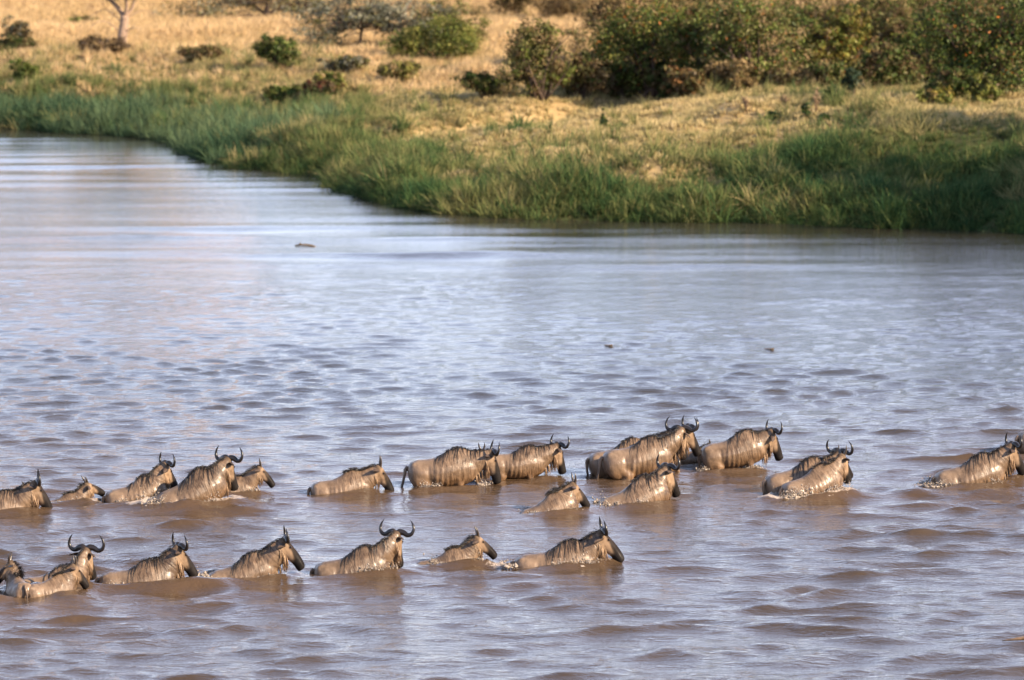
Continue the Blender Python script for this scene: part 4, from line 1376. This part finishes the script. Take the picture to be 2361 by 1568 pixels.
bush('bush', 'small green scrub beside the bare-trunked acacia', 'bush', 190, 62, 0, 90, 26, [OL, G2, TAN], [.4, .3, .3], 84, clumps=80, group=VG)
bush('bush', 'purplish brown scrub at the foot of the bare-trunked acacia', 'bush', 235, 120, 0, 130, 34, [BR1, (0.12, 0.085, 0.06), TAN], [.4, .35, .25], 85, clumps=100, group=VG)
bush('bush', 'tall yellow-green grass clump bush above the bank bend', 'bush', 760, 215, 0, 90, 50, [G3, TAN, G2], [.4, .3, .3], 86, clumps=90, group=VG)
bush('bush', 'olive scrub on the grass below the rounded green bush', 'bush', 930, 190, 0, 120, 50, [OL, TAN, G3], [.4, .3, .3], 87, clumps=100, group=VG)
bush('bush', 'dark green low clump on the bank left of the reddish weeds', 'bush', 650, 232, 0, 90, 34, [G2, OL, G1], [.4, .3, .3], 88, clumps=90, group=VG)
bush('bush', 'pale feathery bush at the top left corner', 'bush', 35, 110, 0, 80, 85, [TAN, OL, GREY], [.4, .3, .3], 26, clumps=90, per=22, group=VG)
bush('bush', 'reddish brown weed clump amid the yellow-green bank grass', 'bush', 735, 232, 0, 80, 52, [BR1, (0.16, 0.06, 0.04), OL], [.4, .35, .25], 27, clumps=80, group=VG)
for k, (wx, wy, W_, H_) in enumerate([(27.0, 170, 10, 10.5), (34, 166, 11, 11), (29.5, 180, 10, 9.5), (41, 159, 11, 11)]):
    # the thicket goes on beyond the right frame edge and shades the bank
    bush('bush', ['tall thicket bush just beyond the right frame edge, at the water', 'second thicket bush beyond the right frame edge, at the water', 'thicket bush beyond the right frame edge, farther inland', 'outermost thicket bush beyond the right frame edge'][k],
         'bush', 0, 0, 0, 0, 0, [G1, G2, BR1], [.45, .35, .2], 60 + k, clumps=230, per=40, leaf=0.13, group=VG, world=(wx, wy), size=(W_, H_))


def tree(name, label, px, py, limbs, rad, palette, weights, seed, per=30, spread=0.35, leaf=0.08, bark=None, flat=0.5, extra=4):
    """limbs: polylines in picture-sized steps from the foot (dx, dz in pixels, dy in metres)"""
    loc, k = ground_at(px, py)
    root = bpy.data.objects.new(name, None)
    COL.objects.link(root)
    root.location = loc
    tag(root, label, 'tree', VG)
    r = np.random.default_rng(seed)
    V, F, tips = [], [], []
    for L, r0, r1, leafy in limbs:
        pts = catmull([np.array([x * k, y, z * k]) for x, y, z in L], 4)
        tube(V, F, pts, np.linspace(r0, r1, len(pts)) * k, 8)
        if leafy:
            for _ in range(leafy):
                b = pts[int(r.uniform(.45, .999) * len(pts))]
                e = b + r.normal(0, 1, 3) * np.array([1.0, 1.0, 0.35]) * leafy * 0.10 + np.array([0, 0, 0.25])
                tube(V, F, [b, (b + e) / 2 + np.array([0, 0, .12]), e], [0.05, 0.03, 0.01], 5)
                for _ in range(extra): tips.append(e + r.normal(0, 0.3, 3) * np.array([1.3, 1.3, 0.35]))
    mesh_obj('trunk', V, F, bark or M_BARK, root)
    if tips:
        leaf_cloud('crown', tips, per, spread, leaf, palette, weights, root, seed + 1, flat=flat)


tree('acacia_tree', 'bare-trunked acacia with forked pale limbs at the top left', 278, 118, [
    ([(0, 0, -4), (4, 0, 30), (9, 0, 60), (10, 0, 80)], 13, 10, 0),
    ([(10, 0, 76), (-8, .3, 100), (-34, .5, 125), (-70, .6, 170), (-110, 1, 200)], 6.5, 2, 12),
    ([(10, 0, 76), (16, -.3, 105), (10, -.6, 150), (20, -1, 210)], 5, 2, 10),
    ([(10, 0, 78), (26, .2, 96), (36, .3, 128), (60, .6, 170), (100, .6, 205)], 5, 2, 12),
    ([(2, 0, 40), (-30, -.4, 66), (-58, -.6, 62), (-75, -.6, 40)], 1.6, .5, 0), ([(6, 0, 60), (-30, .4, 92), (-62, .5, 84), (-84, .5, 60)], 1.4, .4, 0), ([(8, 0, 70), (50, .4, 92), (80, .5, 80)], 1.4, .4, 0),
    ([(4, 0, 36), (28, -.4, 52), (46, -.6, 48)], 1.6, .5, 0)], 0, [OL, GREY, G2], [.4, .3, .3], 71, bark=M_PALEBARK, per=60, leaf=0.11)
tree('acacia_tree', 'low spreading thorn tree with sprawling grey limbs at the top', 612, 48, [
    ([(0, 0, -4), (2, 0, 16), (8, 0, 40), (30, .3, 70)], 8, 4, 16),
    ([(0, 0, 2), (-40, -.5, 12), (-100, -.8, 6), (-160, -1, 10), (-195, -1, 4)], 4.5, 1.5, 16),
    ([(2, 0, 14), (50, .6, 34), (90, .8, 28), (112, .8, 0)], 4, 1.2, 18),
    ([(2, 0, 12), (-30, .5, 36), (-80, .8, 50)], 4, 1.5, 14)], 0, [GREY, OL, BR2], [.4, .3, .3], 73, per=20, flat=0.4, leaf=0.11)
tree('acacia_tree', 'small flat-topped grey-green thorn tree left of the rounded bush', 828, 116, [
    ([(0, 0, -4), (3, 0, 24), (6, 0, 48)], 3.5, 2.5, 0),
    ([(6, 0, 46), (-20, .4, 64), (-42, .6, 74)], 2, .8, 20),
    ([(6, 0, 46), (24, -.4, 58), (52, -.6, 56), (78, -.6, 54)], 2, .8, 22),
    ([(6, 0, 48), (10, 0, 76), (30, .3, 96)], 2, .8, 16)], 0, [GREY, (0.13, 0.14, 0.10), OL], [.5, .3, .2], 75, per=38, flat=0.6, leaf=0.11)
tree('dead_tree', 'dead slanting trunk between the thorn tree and the rounded bush', 915, 92, [
    ([(0, 0, -4), (8, 0, 40), (22, 0, 68), (32, 0, 90)], 6, 3.5, 0), ([(9, 0, 40), (-8, .2, 52), (-18, .3, 66)], 2.5, 1, 0)], 0, [GREY], [1.0], 77, bark=M_DEAD)

# dried weed stalks and small dark weeds on the ledge
for k, (px, py, h_, lab) in enumerate([(1722, 268, 44, 'tall dry weed stalk on the sunlit ledge, leftmost of three'), (1810, 262, 46, 'tall dry weed stalk on the sunlit ledge, middle of three'), (1882, 264, 54, 'tall dry weed stalk on the sunlit ledge, rightmost of three')]):
    loc, kk = ground_at(px, py)
    V, F = [], []
    r = np.random.default_rng(300 + k)
    for q in range(4):
        e = np.array([r.normal(0, .12), r.normal(0, .12), h_ * kk * r.uniform(.6, 1)])
        tube(V, F, [np.zeros(3), e * .5 + r.normal(0, .03, 3), e], [.025, .02, .03], 5)
        for _ in range(14):
            b = e * r.uniform(.55, 1.0)
            tube(V, F, [b, b + r.normal(0, .09, 3) + np.array([0, 0, .08])], [.02, .012], 4)
    o = mesh_obj('weed', V, F, plain('dry_weed%d' % k, (0.22, 0.15, 0.09), .9, .3, 12, .1))
    o.location = loc
    tag(o, lab, 'weed', 'dry weed stalks')
for k, (px, py, wd, ht, lab) in enumerate([(1786, 283, 36, 32, 'round dark green weed on the ledge, leftmost of three'), (1857, 280, 22, 38, 'narrow dark green weed on the ledge, middle of three'), (1900, 284, 28, 24, 'small dark green weed on the ledge, rightmost of three'), (1393, 300, 20, 44, 'lone upright green weed on the sunlit grass'), (1912, 234, 32, 46, 'dark forked weed at the foot of the thicket')]):
    bush('weed', lab, 'weed', px, py, 0, wd, ht, [(0.03, 0.06, 0.025), G1], [.6, .4], 320 + k, clumps=22, per=24, leaf=0.06, stems=3, group='dark green weeds on the ledge', spread=.3)

# ------------------------------------------------------------------ grass
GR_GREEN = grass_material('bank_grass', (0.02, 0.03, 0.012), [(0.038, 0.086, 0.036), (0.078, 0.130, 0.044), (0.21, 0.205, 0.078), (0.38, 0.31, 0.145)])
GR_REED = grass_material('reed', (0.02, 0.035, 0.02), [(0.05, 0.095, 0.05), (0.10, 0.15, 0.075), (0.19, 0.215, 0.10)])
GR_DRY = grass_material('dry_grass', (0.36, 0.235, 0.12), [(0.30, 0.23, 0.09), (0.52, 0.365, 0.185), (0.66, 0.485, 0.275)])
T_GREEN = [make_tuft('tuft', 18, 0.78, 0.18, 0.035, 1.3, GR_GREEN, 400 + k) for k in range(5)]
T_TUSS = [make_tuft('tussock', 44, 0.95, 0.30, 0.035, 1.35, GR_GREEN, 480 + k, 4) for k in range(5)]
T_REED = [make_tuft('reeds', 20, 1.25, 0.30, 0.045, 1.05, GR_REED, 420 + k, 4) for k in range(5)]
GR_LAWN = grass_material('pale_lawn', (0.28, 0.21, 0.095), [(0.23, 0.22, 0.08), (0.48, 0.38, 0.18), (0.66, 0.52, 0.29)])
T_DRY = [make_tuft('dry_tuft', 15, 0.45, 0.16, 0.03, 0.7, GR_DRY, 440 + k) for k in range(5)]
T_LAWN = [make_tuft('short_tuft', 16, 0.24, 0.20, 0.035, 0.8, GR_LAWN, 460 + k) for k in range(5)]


def candidates(n, seed, far=False):
    """points on the land, evenly spread over what the lens takes in and a margin round it"""
    r = np.random.default_rng(seed)
    if far:
        y = r.uniform(235, 420, n)
    else:
        y = r.uniform(160, 300, n)
    x = r.uniform(-1, 1, n) * (y * 0.135 + 6)
    d = shore_dist(x, y)
    return r, x, y, d


def place(r, x, y, m, sink=0.05):
    x, y = x[m], y[m]
    z = height(x, y) - sink
    n = len(x)
    return np.stack([x, y, z], -1), r.uniform(0, 6.283, n), r.normal(0, 0.26, (n, 2)), n


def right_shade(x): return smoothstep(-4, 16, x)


r, x, y, d = candidates(300000, 501)
lush = 1 - dryness(x, y)
reedm = (x < -11) & (y > 218) & (d < 13)
hole = smoothstep(-0.55, -0.1, fbm(x * .45 + 8, y * .33))
keep = (d > -0.5) & (r.random(len(x)) < np.clip(lush + 0.05, 0, 1) * 0.95 * (0.45 + 0.55 * hole)) & ~(reedm & (r.random(len(x)) < .6)) & (d < 34)
P_, rz, ti, n = place(r, x, y, keep)
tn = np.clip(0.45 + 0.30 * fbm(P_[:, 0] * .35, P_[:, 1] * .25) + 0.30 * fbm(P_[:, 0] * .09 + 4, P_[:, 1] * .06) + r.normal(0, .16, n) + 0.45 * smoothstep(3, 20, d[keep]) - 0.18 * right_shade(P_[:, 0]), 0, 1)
scl = r.uniform(.45, 1.2, n) * np.clip(1.0 + .95 * fbm(P_[:, 0] * .42, P_[:, 1] * .34), .35, 2) * (1.15 - 0.4 * smoothstep(3, 14, d[keep]))
scatter('bank_grass', P_, rz, ti, scl, tn, T_GREEN, 'long green grass hanging over the river bank', 'grass')

r, x, y, d = candidates(60000, 505)
keep = (d > -0.3) & (d < 26) & (r.random(len(x)) < 0.9 * smoothstep(0.0, 0.45, fbm(x * .5 + 21, y * .36)) * (0.25 + 0.75 * smoothstep(16, 3, d)) * (1 - 0.75 * smoothstep(13, 5, np.abs(x)) * smoothstep(3, 8, d)))
P_, rz, ti, n = place(r, x, y, keep)
scatter('tussock_grass', P_, rz, ti * 1.8, r.uniform(.5, 1.35, n), np.clip(.45 + .55 * fbm(P_[:, 0] * .3 + 5, P_[:, 1] * .2) + r.normal(0, .22, n) + .25 * smoothstep(3, 14, d[keep]), 0, 1), T_TUSS, 'arching tussocks of mixed green and straw grass on the bank', 'grass')

r, x, y, d = candidates(90000, 502)
keep = (x < -6) & (y > 212) & (d > -0.8) & (d < 6 + 4 * fbm(x * .2, y * .2)) & (r.random(len(x)) < .8 * smoothstep(-6, -11, x))
P_, rz, ti, n = place(r, x, y, keep, .1)
scatter('reed_bed', P_, rz, ti, r.uniform(.6, 1.3, n) * (1 + .4 * fbm(P_[:, 0] * .3, P_[:, 1] * .3)), np.clip(.35 + .45 * fbm(P_[:, 0] * .22, P_[:, 1] * .2) + r.normal(0, .2, n) + .3 * smoothstep(2, 10, d[keep]), 0, 1), T_REED, 'blue-green reeds along the far left shore', 'reeds')

r, x, y, d = candidates(240000, 503)
dr = dryness(x, y)
keep = (d > 2) & (d < 60) & (r.random(len(x)) < np.clip(dr * 1.1, 0, .8)) & (y < 262)
P_, rz, ti, n = place(r, x, y, keep, .03)
scatter('short_dry_grass', P_, rz, ti, r.uniform(.6, 1.4, n), np.clip(.5 + .35 * fbm(P_[:, 0] * .3, P_[:, 1] * .2) + r.normal(0, .2, n), 0, 1), T_LAWN, 'short pale dry grass on the ledge above the bank', 'grass')

r, x, y, d = candidates(170000, 504, True)
dr = dryness(x, y)
keep = (d > 6) & (r.random(len(x)) < dr * (.35 + .5 * smoothstep(-.3, .3, fbm(x * .08, y * .05)))) & (y > 240)
P_, rz, ti, n = place(r, x, y, keep, .03)
scatter('golden_grass', P_, rz, ti, r.uniform(.7, 1.7, n), np.clip(.55 + .3 * fbm(P_[:, 0] * .1, P_[:, 1] * .06) + r.normal(0, .18, n), 0, 1), T_DRY, 'tall golden savannah grass behind the bank', 'grass')
